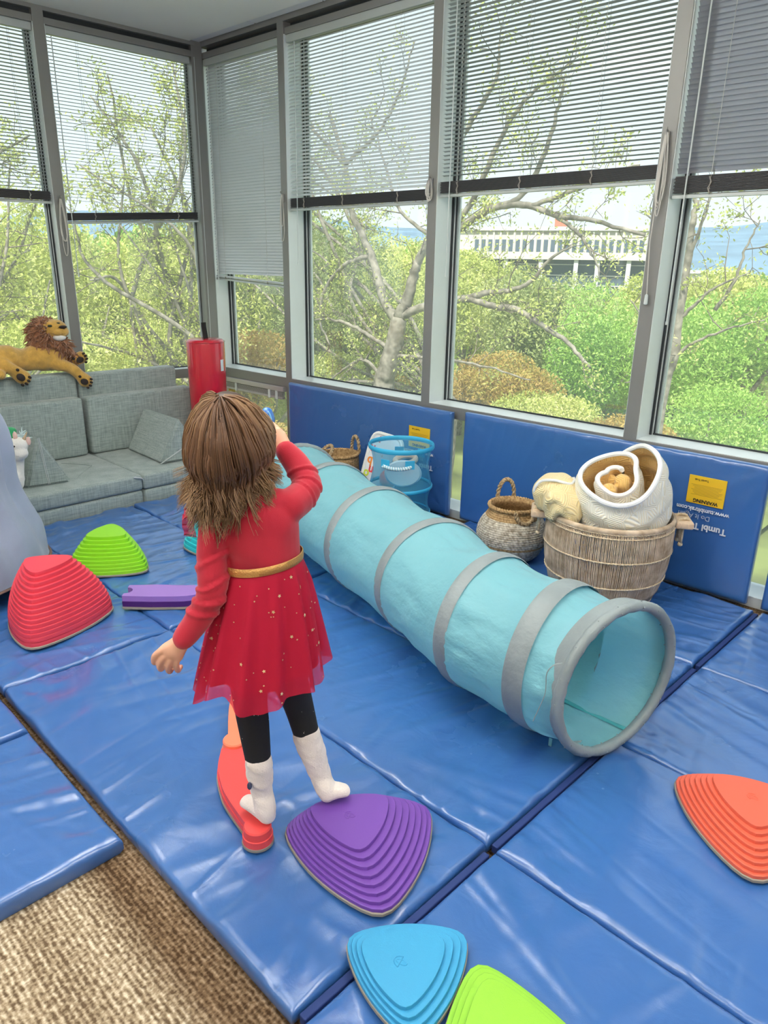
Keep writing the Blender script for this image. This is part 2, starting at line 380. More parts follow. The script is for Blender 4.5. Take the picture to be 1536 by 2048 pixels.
for i in range(5):
    lo = xs[0] if i == 0 else RM[i - 1][1]; hi = RM[i][0]
    WR.append(window(3 + i, bxr, lo, hi, 0.16))
for i, (lo, hi) in enumerate([(0.05, 1.005), (1.07, 2.06), (2.125, 3.10)]):
    window((2, 1, 8)[i], lbox, lo, hi, 0.085)
# solid corner filler behind the post
rbox(1.13, 1.50, YF, YF + .18, 0, 2.775).build('trim_11', WALLP, kind='structure', smooth=0)

# raised lower blind unit under the sill of the corner bay
tb = thing('folded_blind', (-4.26, 3.17, 0.5), 'raised grey mini blind packed under the sill beside the red cylinder', 'blind')
rbox(-4.60, -3.88, 3.165, 3.20, 0.548, 0.582, 0.003).build('headrail', mat('blind_rail_pink', (0.50, 0.47, 0.48), 0.35, 0.4), tb, smooth=0)
for k in range(5):
    rbox(-4.59, -3.89, 3.163, 3.188, 0.541 - k * 0.0062, 0.5442 - k * 0.0062).build('slat', mat('slat_pack', (0.42, 0.41, 0.42), 0.4, 0.3) if k == 0 else bpy.data.materials['slat_pack'], tb, smooth=0)
rbox(-4.59, -3.89, 3.162, 3.19, 0.496, 0.512, 0.003).build('bottom_rail', bpy.data.materials['blind_rail_pink'], tb, smooth=0)
for x in (-4.42, -4.03, -3.95):
    rbox(x - .012, x + .012, 3.157, 3.162, 0.492, 0.55, 0.002).build('clip', ALU_L, tb, smooth=0)

# ------------------------------------------------------------------ venetian blinds
SL = mat('blind_slat', (0.66, 0.71, 0.74), 0.4, 0.15); SLD = mat('blind_slat_dark', (0.50, 0.53, 0.57), 0.45, 0.15)
SLP = see_through(mat('blind_slat_perforated', (0.40, 0.41, 0.46), 0.5, 0.2), 0.34)
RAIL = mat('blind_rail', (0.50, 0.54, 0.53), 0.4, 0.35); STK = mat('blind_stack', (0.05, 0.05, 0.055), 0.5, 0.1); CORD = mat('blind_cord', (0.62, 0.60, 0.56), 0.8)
WAND = mat('wand_clear', (0.78, 0.83, 0.83), 0.15, trans=0.3)
def blind(o, t, n, w, zb0, zb1, tilt, label, slm, zs=0.055, wand=None, cords=(0.13, 0.5, 0.87), pitch=0.0190, ztop=2.668, cord_at=None, drop=0):
    """o: left end of the blind at z 0, t: along the wall, n: outward. zb0/zb1: underside of the bottom rail at both ends."""
    o = np.array(o, float); c = o + t * w / 2
    b = thing('window_blind', (c[0], c[1], min(zb0, zb1)), label, 'blind', 'venetian blinds in the windows')
    def P(u, d, z): return o + t * u + n * d + WZ * z
    MB().box(P(w / 2, 0.013, ztop - 0.021), (w, 0.034, 0.042), R=[t, n, WZ], bev=0.004).build('headrail', RAIL, b, smooth=0)
    zlo0, zlo1 = zb0 + 0.018 + zs, zb1 + 0.018 + zs
    cnt = int((ztop - 0.05 - max(zlo0, zlo1)) / pitch)
    ca, sa = cos(tilt), sin(tilt); me = None
    bb = base_of(b)
    for k in range(cnt):
        z = ztop - 0.055 - k * pitch
        if me is None:
            rows = []
            for side in (0, 1):
                for q in np.linspace(-1, 1, 5):
                    d = 0.0125 * q; h = 0.0022 * (1 - q * q) - side * 0.0005
                    rows.append([P(u, 0.013 + d * ca - h * sa, d * sa + h * ca) for u in (0.006, w - 0.006)])
            V = [p - P(w / 2, 0.013, 0) for r in rows for p in r]; Fc = []
            for side in (0, 1):
                for q in range(4):
                    a = (side * 5 + q) * 2; fq = (a, a + 1, a + 3, a + 2); Fc.append(fq if side else fq[::-1])
            Fc += [(0, 1, 11, 10), (8, 18, 19, 9), ]
            m = MB().add(V, Fc); me = m.mesh('slat'); me.materials.append(slm)
        sl_ = bpy.data.objects.new('slat', me); C.objects.link(sl_); sl_.parent = b
        p = P(w / 2, 0.013, z) - np.array(bb)
        sl_.location = tuple(p)
    st = MB(); q = max(3, int(zs / 0.0042))
    for k in range(q):
        a, e = P(0.004 + 0.002 * (k % 3), 0.013, zb0 + 0.020 + k * zs / q), P(w - 0.004 - 0.002 * ((k + 1) % 3), 0.013, zb1 + 0.020 + k * zs / q)
        st.prism([a - n * .0125, a + n * .0125, a + n * .0125 + WZ * .0028, a + WZ * .0048, a - n * .0125 + WZ * .0028], e - a)
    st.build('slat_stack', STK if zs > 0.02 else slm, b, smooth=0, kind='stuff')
    a, e = P(0.003, 0.013, zb0), P(w - 0.003, 0.013, zb1)
    MB().prism([a - n * .0125, a + n * .0125, a + n * .0125 + WZ * .012, a + WZ * .017, a - n * .0125 + WZ * .012], e - a).build('bottom_rail', RAIL, b, smooth=0)
    for u in cords:
        z = zb0 + (zb1 - zb0) * u
        for d in (-0.0015, 0.0265):
            MB().tube([P(w * u, d, z + 0.01), P(w * u, d, ztop - 0.04)], 0.0009, n=4).build('ladder_cord', CORD, b, smooth=0)
        MB().tube([P(w * u, -0.004, z + zs * k / 3 + .012) + t * 0.005 * (-1) ** k for k in range(4)], 0.0035, n=5).build('cord_bunch', mat('cord_dark', (.30, .28, .25), .8) if 'cord_dark' not in bpy.data.materials else bpy.data.materials['cord_dark'], b, smooth=0)
    if wand is not None:
        u, zl = wand
        MB().tube([P(u, -0.012, zl), P(u, -0.010, ztop - 0.05)], 0.0032, n=6).build('tilt_wand', WAND, b)
        MB().tube([P(u, -0.012, zl - 0.014), P(u, -0.012, zl)], 0.0055, n=8).build('wand_tip', WAND, b)
    return b
yb = np.array([0, 1.0, 0])
lo = -4.655; blind((lo, YF + .02, 0), WT, yb, -3.872 - lo, 1.272, 1.236, rad(58), 'almost closed blue grey blind in the narrow corner window, hanging lowest of all', SL, zs=0.012, wand=(0.05, 1.22), cords=(0.16, 0.77))
lo = RM[0][1] + .004; blind((lo, YF + .02, 0), WT, yb, RM[1][0] - .004 - lo, 1.704, 1.703, rad(38), 'pale half closed blind in the window behind the blue mesh hamper', SL, wand=(0.085, 1.40), cords=(0.12, 0.42, 0.80))
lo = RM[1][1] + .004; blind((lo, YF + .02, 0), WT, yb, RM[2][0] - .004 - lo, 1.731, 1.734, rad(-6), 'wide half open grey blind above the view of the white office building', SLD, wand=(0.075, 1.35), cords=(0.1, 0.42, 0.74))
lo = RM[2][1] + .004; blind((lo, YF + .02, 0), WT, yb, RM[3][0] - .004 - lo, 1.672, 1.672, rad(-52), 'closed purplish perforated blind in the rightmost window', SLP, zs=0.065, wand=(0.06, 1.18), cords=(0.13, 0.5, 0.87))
LL = -LT
def lb(s0, s1, z0, z1, tilt, lab, slm, **k):
    o = LW(s1 - .004, 0.02, 0); return blind(o, LL, LO, s1 - s0 - .008, z0, z1, tilt, lab, slm, **k)
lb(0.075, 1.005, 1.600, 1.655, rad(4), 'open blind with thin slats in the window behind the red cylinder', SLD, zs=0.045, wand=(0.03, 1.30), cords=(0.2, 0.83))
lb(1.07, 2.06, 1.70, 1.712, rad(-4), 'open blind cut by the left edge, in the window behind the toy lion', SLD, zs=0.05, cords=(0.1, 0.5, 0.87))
# cord cleats on the mullions, each with its looped pull cord
def cleat(p, n, lab, loops, seed, drop):
    r = np.random.default_rng(seed); p = np.array(p, float); t = np.cross(n, WZ)
    c = thing('cord_cleat', p, lab, 'cord', 'blind cord cleats on the mullions')
    MB().box(p + n * .006, (0.012, 0.012, 0.05), R=[t, n, WZ], bev=0.003).build('cleat_body', mat('cleat_steel', (.35, .34, .33), .4, .6) if 'cleat_steel' not in bpy.data.materials else bpy.data.materials['cleat_steel'], c, smooth=0)
    MB().tube([p + n * .012 + WZ * .022, p + n * .026 + WZ * .030, p + n * .026 + WZ * .038], 0.004, n=6).build('hook', bpy.data.materials['cleat_steel'], c)
    for k in range(loops):
        w = r.uniform(.012, .03); d = drop * r.uniform(.6, 1.0); off = r.uniform(-.008, .008)
        pts = [p + n * .02 + t * (off + w * sin(a) * (0.4 + .6 * sin(a / 2) ** 2)) + WZ * (.02 - d * (1 - cos(a)) / 2) for a in np.linspace(0, 2 * pi, 28)]
        MB().tube(pts, 0.0022, n=5, closed=True).build('pull_cord', CORD, c)
    return c
NI = np.array([0, -1.0, 0])
c1 = cleat((-1.386, YF, 1.90), NI, 'cord cleat with long looping cords on the mullion right of the office view', 4, 3, 0.42)
MB().tube([np.array([-1.39, YF - .02, 1.88]), np.array([-1.40, YF - .02, 1.5]), np.array([-1.385, YF - .018, 1.29])], 0.002, n=5).build('pull_cord', CORD, c1)
MB().lathe([(.004, 0), (.009, .004), (.007, .04), (.003, .046)], (-1.385, YF - .018, 1.245), n=12).build('tassel', WAND, c1)
cleat((-2.626, YF, 1.80), NI, 'cord cleat with a tight coiled cord on the mullion left of the office view', 6, 4, 0.11)
cleat((-3.836, YF, 1.78), NI, 'cord cleat with thin cords on the mullion left of the pale blind', 2, 5, 0.30)
cleat(LW(1.038, 0, 1.72), -LO, 'cord cleat with cords on the mullion behind the toy lion', 3, 6, 0.33)
# ------------------------------------------------------------------ folding mats
def vinyl():
    m, nt, b = nodes('blue_vinyl'); N = nt.nodes; L = nt.links
    b.inputs['Base Color'].default_value = (0.038, 0.135, 0.40, 1); b.inputs['Roughness'].default_value = 0.34
    b.inputs['Specular IOR Level'].default_value = 0.7; b.inputs['Coat Weight'].default_value = 0.8; b.inputs['Coat Roughness'].default_value = 0.30
    t = N.new('ShaderNodeTexCoord'); n = N.new('ShaderNodeTexNoise'); n.inputs['Scale'].default_value = 420; n.inputs['Detail'].default_value = 2
    L.new(t.outputs['Object'], n.inputs['Vector']); bp = N.new('ShaderNodeBump'); bp.inputs['Strength'].default_value = 0.12; bp.inputs['Distance'].default_value = 0.002
    n3 = N.new('ShaderNodeTexNoise'); n3.inputs['Scale'].default_value = 9; n3.inputs['Detail'].default_value = 3; n3.inputs['Distortion'].default_value = 0.8
    L.new(t.outputs['Object'], n3.inputs['Vector']); b2 = N.new('ShaderNodeBump'); b2.inputs['Strength'].default_value = 0.12; b2.inputs['Distance'].default_value = 0.03
    L.new(n3.outputs[0], b2.inputs['Height']); L.new(b2.outputs[0], bp.inputs['Normal'])
    L.new(n.outputs[0], bp.inputs['Height']); L.new(bp.outputs[0], b.inputs['Normal'])
    n2 = N.new('ShaderNodeTexNoise'); n2.inputs['Scale'].default_value = 3; n2.inputs['Detail'].default_value = 5; L.new(t.outputs['Object'], n2.inputs['Vector'])
    r = N.new('ShaderNodeMapRange'); r.inputs['To Min'].default_value = 0.16; r.inputs['To Max'].default_value = 0.34; L.new(n2.outputs[0], r.inputs[0]); L.new(r.outputs[0], b.inputs['Roughness'])
    return m
VINYL = vinyl(); SEAM = mat('dark_seam', (0.006, 0.02, 0.09), 0.5); HOOK = mat('hook_strip_blue', (0.012, 0.035, 0.16), 0.7)
ME1 = np.array([cos(rad(1.8)), -sin(rad(1.8)), 0]); ME2 = np.array([sin(rad(1.8)), cos(rad(1.8)), 0]); MO = np.array([-0.778, 0.612, 0.0])
MT = 0.045
def mp_(a, b, z=0.0): return MO + ME1 * a + ME2 * b + WZ * z
def panel_mesh(o, u, v, n, Lu, Lv, T, seed, puck=(1, 1, 1, 1), amp=1.0, folds=()):
    """soft vinyl slab; puck: gathers along edges u0,u1,v0,v1"""
    def axis(L, k):
        e = np.array([0, .002, .006, .013, .024, .04]); return np.r_[e, np.linspace(.058, L - .058, k), (L - e)[::-1]]
    U = axis(Lu, max(24, int(Lu / 0.0072))); V = axis(Lv, max(20, int(Lv / 0.0072)))
    X, Y = np.meshgrid(U, V, indexing='ij')
    e = np.minimum(np.minimum(X, Lu - X), np.minimum(Y, Lv - Y)); r = 0.016
    q = np.clip(e / r, 0, 1); z = T - r * (1 - np.sqrt(np.clip(1 - (1 - q) ** 2, 0, 1)))
    soft = np.clip(e / 0.05, 0, 1)
    z = z + soft * 0.0024 * wav(X, Y, seed, 9) * amp
    for k, (d, al, Ls) in enumerate(((X, Y, Lv), (Lu - X, Y, Lv), (Y, X, Lu), (Lv - Y, X, Lu))):
        if not puck[k]: continue
        dec = np.exp(-d / np.clip(0.26 + 0.09 * wav(al, 0 * al, seed + k, 12), 0.04, 0.40)) * np.clip(d / 0.012, 0, 1)
        w1 = wav(al + .38 * d, d * 0.06, seed + 10 + k, 17, 6); w2 = wav(al + .2 * d, d * .06, seed + 20 + k, 40, 6)
        ph = 1.5 * np.exp(-(w1 / .30) ** 2) - .45 + .55 * np.exp(-(w2 / .28) ** 2) - .15
        z = z + puck[k] * amp * 0.0090 * dec * ph
    r_ = np.random.default_rng(seed + 99)                   # corner gathers: rays out of each seam corner
    for cx, cy in ((0, 0), (Lu, 0), (0, Lv), (Lu, Lv)):
        dx, dy = X - cx, Y - cy; rr = np.hypot(dx, dy); th = np.arctan2(dy, dx)
        z = z + amp * 0.0060 * np.exp(-rr / 0.15) * np.clip(rr / 0.03, 0, 1) * np.sin(th * r_.integers(9, 14) + r_.uniform(0, 6)) * soft
    for (x0, y0, x1, y1, a, w) in folds:                    # long soft diagonal folds
        dx, dy = x1 - x0, y1 - y0; l = math.hypot(dx, dy); s = ((X - x0) * dx + (Y - y0) * dy) / l; p = ((X - x0) * dy - (Y - y0) * dx) / l
        p = p + 0.02 * wav(s, s * 0, seed + 31, 9)
        z = z + soft * a * np.exp(-(p / w) ** 2) * np.clip(s / .08, 0, 1) * np.clip((l - s) / .1, 0, 1)
    z = np.where(z > T, T + 0.0056 * np.tanh((z - T) / 0.0075), z)
    P = o + X[..., None] * u + Y[..., None] * v + z[..., None] * n
    nu, nv = X.shape; Vt = P.reshape(-1, 3); idx = np.arange(nu * nv).reshape(nu, nv)
    Q = np.stack([idx[:-1, :-1], idx[1:, :-1], idx[1:, 1:], idx[:-1, 1:]], -1).reshape(-1, 4)
    rim = np.r_[idx[:, 0], idx[-1, 1:], idx[-2::-1, -1], idx[0, -2:0:-1]]
    nb = len(Vt); h = (Vt[rim] - o) @ n
    low = Vt[rim] - np.outer(h - 0.012, n)                  # side wall, slightly tucked under
    cen = (Vt[rim].mean(0)); inn = low + (cen - low) * 0.012 - n * 0.0118
    Vt = np.vstack([Vt, low, inn]); m = len(rim); k = np.arange(m); l = (k + 1) % m
    Q = np.vstack([Q, np.stack([rim[k], nb + k, nb + l, rim[l]], -1), np.stack([nb + k, nb + m + k, nb + m + l, nb + l], -1)])
    return Vt, Q
def folds_for(seed, Lu, Lv, k=5):
    r = np.random.default_rng(seed); o = []
    for _ in range(k):
        x, y = r.uniform(0, Lu), r.uniform(0, Lv); a = r.uniform(0, pi); l = r.uniform(.15, .45)
        o.append((x, y, x + l * cos(a), y + l * sin(a), r.uniform(-.0045, .006), r.uniform(.014, .04)))
    return o
def panel(par, a0, a1, b0, b1, seed, amp=1.0, zoff=0.0, puck=(1, 1, 1, 1)):
    o = mp_(a0 + .003, b0 + .002, zoff); Lu, Lv = a1 - a0 - .006, b1 - b0 - .004
    V, Q = panel_mesh(o, ME1, ME2, WZ, Lu, Lv, MT, seed, puck, amp, folds_for(seed, Lu, Lv, 6))
    return raw_mesh('mat_panel', V, Q, VINYL, par, smooth=True)
def hinge(par, a0, a1, b):                             # dark vinyl hinge low in the joint between two panels
    MB().box(mp_((a0 + a1) / 2, b, 0.012), (a1 - a0 - .02, 0.012, 0.022), R=[ME1, ME2, WZ]).build('hinge', SEAM, par, smooth=0)
G = 'folding gym mats laid edge to edge'
def fold_mat(a0, a1, bs, label, seed, amp=1.0, amps=None):
    c = mp_((a0 + a1) / 2, (bs[0] + bs[-1]) / 2)
    m = thing('folding_mat', (c[0], c[1], 0), label, 'mat', G)
    for i in range(len(bs) - 1):
        panel(m, a0, a1, bs[i], bs[i + 1], seed + i * 7, amp if amps is None else amps[i], puck=(1.5, .8, .9, .9))
        if i: hinge(m, a0, a1, bs[i])
    return m
PB = [0.0, 0.610, 1.224, 1.840, 2.470]; PL = PB[:4] + [2.415]
mat_c = fold_mat(-1.524, 0.0, PB, 'blue folding mat under the girl and the tunnel, end panel upright behind the rattan hamper', 101, 1.0)
mat_l = fold_mat(-3.036, -1.536, PL, 'blue folding mat before the grey sofa, end panel upright behind the mesh hamper', 151, 1.0)
mat_r = fold_mat(0.022, 1.546, PB, 'blue folding mat on the right, under the orange hill and the two flat stones', 201, 0.5)
# the mat at lower left lies the other way round
mat_n = thing('folding_mat', tuple(mp_(-1.5, -0.8) * [1, 1, 0]), 'blue folding mat at the lower left corner, its cut end next to the brown carpet', 'mat', G)
for i in range(3):
    panel(mat_n, -0.637 - 0.612 * (i + 1), -0.637 - 0.612 * i, -1.545, -0.020, 251 + 9 * i, 0.8)
for i in (1, 2):
    MB().box(mp_(-0.637 - .612 * i, -0.78, 0.012), (0.012, 1.48, 0.022), R=[ME1, ME2, WZ]).build('hinge', SEAM, mat_n, smooth=0)
# hook strips along the ends where mats meet
for par, a, w in ((mat_c, 0.011, 0.018), (mat_l, -1.530, 0.008), (mat_r, 0.016, 0.010)):
    for i in range(4):
        z = 0.034 if par is mat_c else 0.026
        if par is mat_r: continue
        MB().box(mp_(a, (PB[i] + PB[i + 1]) / 2, z - .012), (w, PB[i + 1] - PB[i] - .03, 0.024), R=[ME1, ME2, WZ], bev=0.003).build('hook_strip', HOOK, par, smooth=0)
# standing panels
YEL = mat('yellow_sticker', (0.80, 0.50, 0.02), 0.5); WHT = mat('white_print', (0.80, 0.82, 0.86), 0.5); BLK = mat('black_print', (0.015, 0.015, 0.015), 0.5); GREY = mat('grey_print', (0.42, 0.46, 0.55), 0.5)
def text(par, s, p, u, v, size, m, name='lettering', bold=0.0, w=None, depth=0.0006):
    cu = bpy.data.curves.new('t', 'FONT'); cu.body = s; cu.size = size; cu.extrude = depth; cu.offset = bold; cu.align_x = 'CENTER'
    o = bpy.data.objects.new('t', cu); C.objects.link(o); bpy.context.view_layer.update()
    me = bpy.data.meshes.new_from_object(o.evaluated_get(bpy.context.evaluated_depsgraph_get())); bpy.data.objects.remove(o, do_unlink=True)
    n = len(me.vertices); co = np.zeros(n * 3, np.float32); me.vertices.foreach_get('co', co); co = co.reshape(-1, 3)
    W = co[:, 0].max() - co[:, 0].min(); sc = 1.0 if w is None else w / W
    u, v, p = np.array(u), np.array(v), np.array(p); nn = np.cross(u, v)
    P = p + np.outer((co[:, 0] - (co[:, 0].max() + co[:, 0].min()) / 2) * sc, u) + np.outer(co[:, 1] * (sc if w else 1), v) + np.outer(co[:, 2], nn) - np.array(base_of(par))
    me.vertices.foreach_set('co', P.astype(np.float32).ravel()); me.materials.clear(); me.update()
    return finish(me, name, m, par, 0, None) if False else _link(me, name, m, par)
def _link(me, name, m, par):
    me.materials.append(m); o = bpy.data.objects.new(name, me); C.objects.link(o); o.parent = par; return o
def standing(par, a0, a1, y, yaw, seed, h=0.612, z0=0.03, T=0.045):
    """wall side panel folded upright; bottom front edge from a0 to a1 on the mat frame at distance y"""
    u = ME1 * cos(yaw) + ME2 * sin(yaw); n = np.cross(u, WZ)          # faces the room
    n = -n if n[1] > 0 else n
    o = mp_(a0, y, z0) - n * T
    V, Q = panel_mesh(o, u, WZ, n, a1 - a0, h, T, seed, (0.4, .4, .2, 1.0), 0.42)
    p = raw_mesh('standing_panel', V, Q, VINYL, par, smooth=True)
    return p, (mp_(a0, y, z0), u, n)
lean = rad(0.0)
pn_c, (oc, uc, nc_) = standing(mat_c, -1.605, -0.055, 2.468, rad(1.6), 301)
pn_l, (ol, ul, nl_) = standing(mat_l, -3.085, -1.685, 2.420, rad(1.4), 333, h=0.60)
pn_r, (o_r, ur, nr_) = standing(mat_r, 0.005, 1.53, 2.51, rad(1.6), 366)
def print_on(pn, o, u, n, cx, zt):
    """safety label and maker's print, standing upside down on the folded-up panel"""
    f = o + n * 0.0046 + WZ * 0; R_, D_ = -u, -WZ                        # reading direction of the print
    def at(a, z): return o + u * a + WZ * (z - o[2]) + n * 0.0042
    st = MB().box(at(cx, zt - 0.062), (0.158, 0.0024, 0.124), R=[u, n, WZ], bev=0.0006).build('warning_label', YEL, pn, smooth=0, label='yellow warning label')
    e = n * 0.0018
    text(st, 'WARNING', at(cx + .004, zt - 0.103) + e, R_, D_, 0.021, BLK, bold=0.0006, w=0.105)
    for k in range(9):
        MB().box(at(cx + .002 * (k % 3), zt - 0.040 - k * 0.0055) + e * .7, (0.132 - .01 * ((k * 5) % 4), 0.0012, 0.0016), R=[u, n, WZ]).build('print_line', mat('faint_print', (.42, .26, .02), .6) if 'faint_print' not in bpy.data.materials else bpy.data.materials['faint_print'], st, smooth=0)
    text(st, 'Tumbl Trak', at(cx - .025, zt - 0.013) + e, R_, D_, 0.014, BLK, w=0.06)
    text(pn, 'www.tumbltrak.com', at(cx - .002, zt - 0.142) + e, R_, D_, 0.02, WHT, bold=0.0004, w=0.225)
    text(pn, 'Do It Again', at(cx - .035, zt - 0.172) + e, R_, D_, 0.03, GREY, w=0.135)
    text(pn, 'Tumbl Trak', at(cx + .012, zt - 0.212) + e, R_, D_, 0.04, WHT, bold=0.0012, w=0.195)
def uv_at(px, py, o, n, u):
    p = at_p(px, py, o, n); return float((p - o) @ u), float(p[2])
cx, zt = uv_at(1418, 955, oc, nc_, uc); print_on(pn_c, oc, uc, nc_, cx, zt)
cx, zt = uv_at(840, 854, ol, nl_, ul); print_on(pn_l, ol, ul, nl_, cx, zt)

# ------------------------------------------------------------------ stepping hills and stones
def rtri(V, bulge=0.10, n=14, it=3):
    """rounded bulging triangle in the plane from three corners"""
    V = [np.array(v[:2], float) for v in V]; cen = sum(V) / 3; P = []
    for i in range(3):
        a, b = V[i], V[(i + 1) % 3]; m = (a + b) / 2; o = m - cen; o = o / np.linalg.norm(o); l = np.linalg.norm(b - a)
        for t in np.linspace(0, 1, n, endpoint=False): P.append(a * (1 - t) + b * t + o * l * bulge * 4 * t * (1 - t))
    P = np.array(P)
    for _ in range(it):
        Q = np.empty_like(P); Q = P * .5 + .25 * (np.roll(P, 1, 0) + np.roll(P, -1, 0)); P = Q
    return P
RIM = mat('tan_rubber_rim', (0.30, 0.27, 0.22), 0.7); RIMD = mat('dark_rubber', (0.05, 0.05, 0.05), 0.7)
def plast(name, c): return mat(name, c, 0.42, bump=0.06, bscale=500, spec=0.4)
def hill(name, base, top, h, n, m, label, cat='stepping stone', z0=MT + .0058, pw=1.15, logo=True, bulge=0.10, group=None):
    B = rtri(base, bulge); Tp = rtri(top, bulge); c = (sum(np.array(v[:2]) for v in base) / 3)
    t = thing(name, (c[0], c[1], z0), label, cat, group)
    rim = MB(); cc = B.mean(0)
    rim.rings([[np.r_[cc + (p - cc) * s, z] for p in B] for s, z in ((1.0, z0 + .0005), (1.018, z0 + .002), (1.018, z0 + .009), (0.99, z0 + .011))], 0, True, True)
    rim.build('rubber_rim', RIM, t)
    R = []; zb = z0 + 0.010; k = (h - .010) / n
    for i in range(n + 1):
        f = (i / n) ** pw; ring = B * (1 - f) + Tp * f; rc = ring.mean(0); z = zb + i * k; zt_ = z0 + h if i == n else z + k
        zt_ = zb + (i + 1) * k if i < n else z0 + h
        if i == n: break
        w = 0.0022
        R += [(ring, z, 0), (ring, zt_ - w, .0), (rc + (ring - rc) * (1 - .0035), zt_ - w * .3, 0), (rc + (ring - rc) * (1 - .010), zt_, 0)]
        f2 = ((i + 1) / n) ** pw; r2 = B * (1 - f2) + Tp * f2
        if i < n - 1:
            r2c = r2.mean(0); R += [(r2c + (r2 - r2c) * 1.006, zt_, 0)]
        else:
            r2c = r2.mean(0); R += [(r2, zt_, 0), (r2c + (r2 - r2c) * .5, zt_ + .0006, 0)]
    body = MB(); body.rings([[np.r_[p, z] for p in q] for q, z, _ in R], 0, True, True)
    body.build('stone_body', m, t, smooth=28)
    if logo:
        tc_ = Tp.mean(0); d = Tp[0] - tc_; d = d / np.linalg.norm(d); e = np.array([-d[1], d[0]]); s = 0.016; L_ = MB()
        zz = z0 + h + .0008
        arc = [np.r_[tc_ + d * s * cos(a) + e * s * .8 * sin(a), zz] for a in np.linspace(-1.4, 1.4, 12)]
        L_.tube(arc, 0.0012, n=5); L_.tube([arc[0], arc[-1]], 0.0012, n=5)
        L_.tube([np.r_[tc_ + d * s * .7 * cos(a) + e * s * .35 * sin(a), zz] for a in np.linspace(0, 2 * pi, 14)], 0.0009, n=5, closed=True)
        L_.build('embossed_mark', m, t)
    return t
PURP = plast('purple_plastic', (0.17, 0.065, 0.38)); SKY = plast('sky_blue_plastic', (0.045, 0.33, 0.60)); LIME = plast('lime_plastic', (0.27, 0.58, 0.045))
REDP = plast('coral_red_plastic', (0.72, 0.055, 0.085)); ORNG = plast('orange_plastic', (0.72, 0.13, 0.075)); GRN = plast('grass_green_plastic', (0.26, 0.62, 0.02)); TEAL = plast('teal_plastic', (0.03, 0.50, 0.56))
SALM = plast('salmon_plastic', (0.86, 0.22, 0.12)); PLNK = plast('lilac_plastic', (0.30, 0.17, 0.52)); DPUR = plast('dark_purple_plastic', (0.06, 0.012, 0.14)); RED2 = plast('red_balance_plastic', (0.78, 0.075, 0.075))
hill('stepping_hill', [(-1.157, .897), (-.932, 1.211), (-.785, .875)], [(-1.086, .939), (-.988, 1.082), (-.917, .927)], 0.085, 8, PURP, 'purple terraced stepping hill in front of the raised foot of the girl')
hill('stepping_stone', [(-.814, .784), (-.631, .970), (-.563, .719)], [(-.752, .783), (-.649, .887), (-.617, .743)], 0.045, 4, SKY, 'low sky blue stepping stone at the bottom, between purple hill and lime stone')
def tri_from(c, r, a): return [(c[0] + r * cos(a + k * 2 * pi / 3), c[1] + r * sin(a + k * 2 * pi / 3)) for k in range(3)]
lv = [at_z(943, 1910, .052)[:2]]
lv[0] = lv[0] + np.array([0.015, -.010]); lv.append(lv[0] + np.array([0.150, -0.325])); d_ = lv[1] - lv[0]; lv.append((lv[0] + lv[1]) / 2 + np.array([-d_[1], d_[0]]) * 0.866)
lc = sum(lv) / 3
hill('stepping_stone', lv, [lc + (v - lc) * 0.60 for v in lv], 0.05, 4, LIME, 'low lime green stepping stone cut off by the bottom edge beside the sky blue stone', bulge=0.07)
hill('stepping_hill', [(-2.469, .815), (-2.586, 1.211), (-2.87, .915)], [(-2.574, .913), (-2.63, 1.066), (-2.719, .942)], 0.255, 15, REDP, 'tall coral red terraced hill at the left, biggest of the hills', logo=False, pw=1.75)
gc = np.array([-3.02, 1.406]); gt = [np.array(v) for v in ((-3.092, 1.462), (-3.029, 1.32), (-2.932, 1.437))]
hill('stepping_hill', [gc + (v - gc) * 2.42 for v in gt], gt, 0.165, 10, GRN, 'grass green terraced hill behind the coral red hill, in front of the sofa', logo=False, pw=1.45)
oc_ = [np.array(v) for v in ((-.523, 1.77), (-.237, 1.531), (-.173, 1.898))]; og = sum(oc_) / 3
hill('stepping_hill', oc_, [og + (v - og) * .46 for v in oc_], 0.085, 8, ORNG, 'orange terraced hill cut by the right edge of the photo')
tcn = np.array([-2.815, 1.90]); tv = tri_from(tcn, 0.225, math.atan2(1.751 - 1.90, -2.995 + 2.815))
hill('stepping_hill', tv, [tcn + (np.array(v) - tcn) * .42 for v in tv], 0.165, 8, TEAL, 'teal terraced hill half hidden behind the arm of the girl', logo=False, pw=1.45)

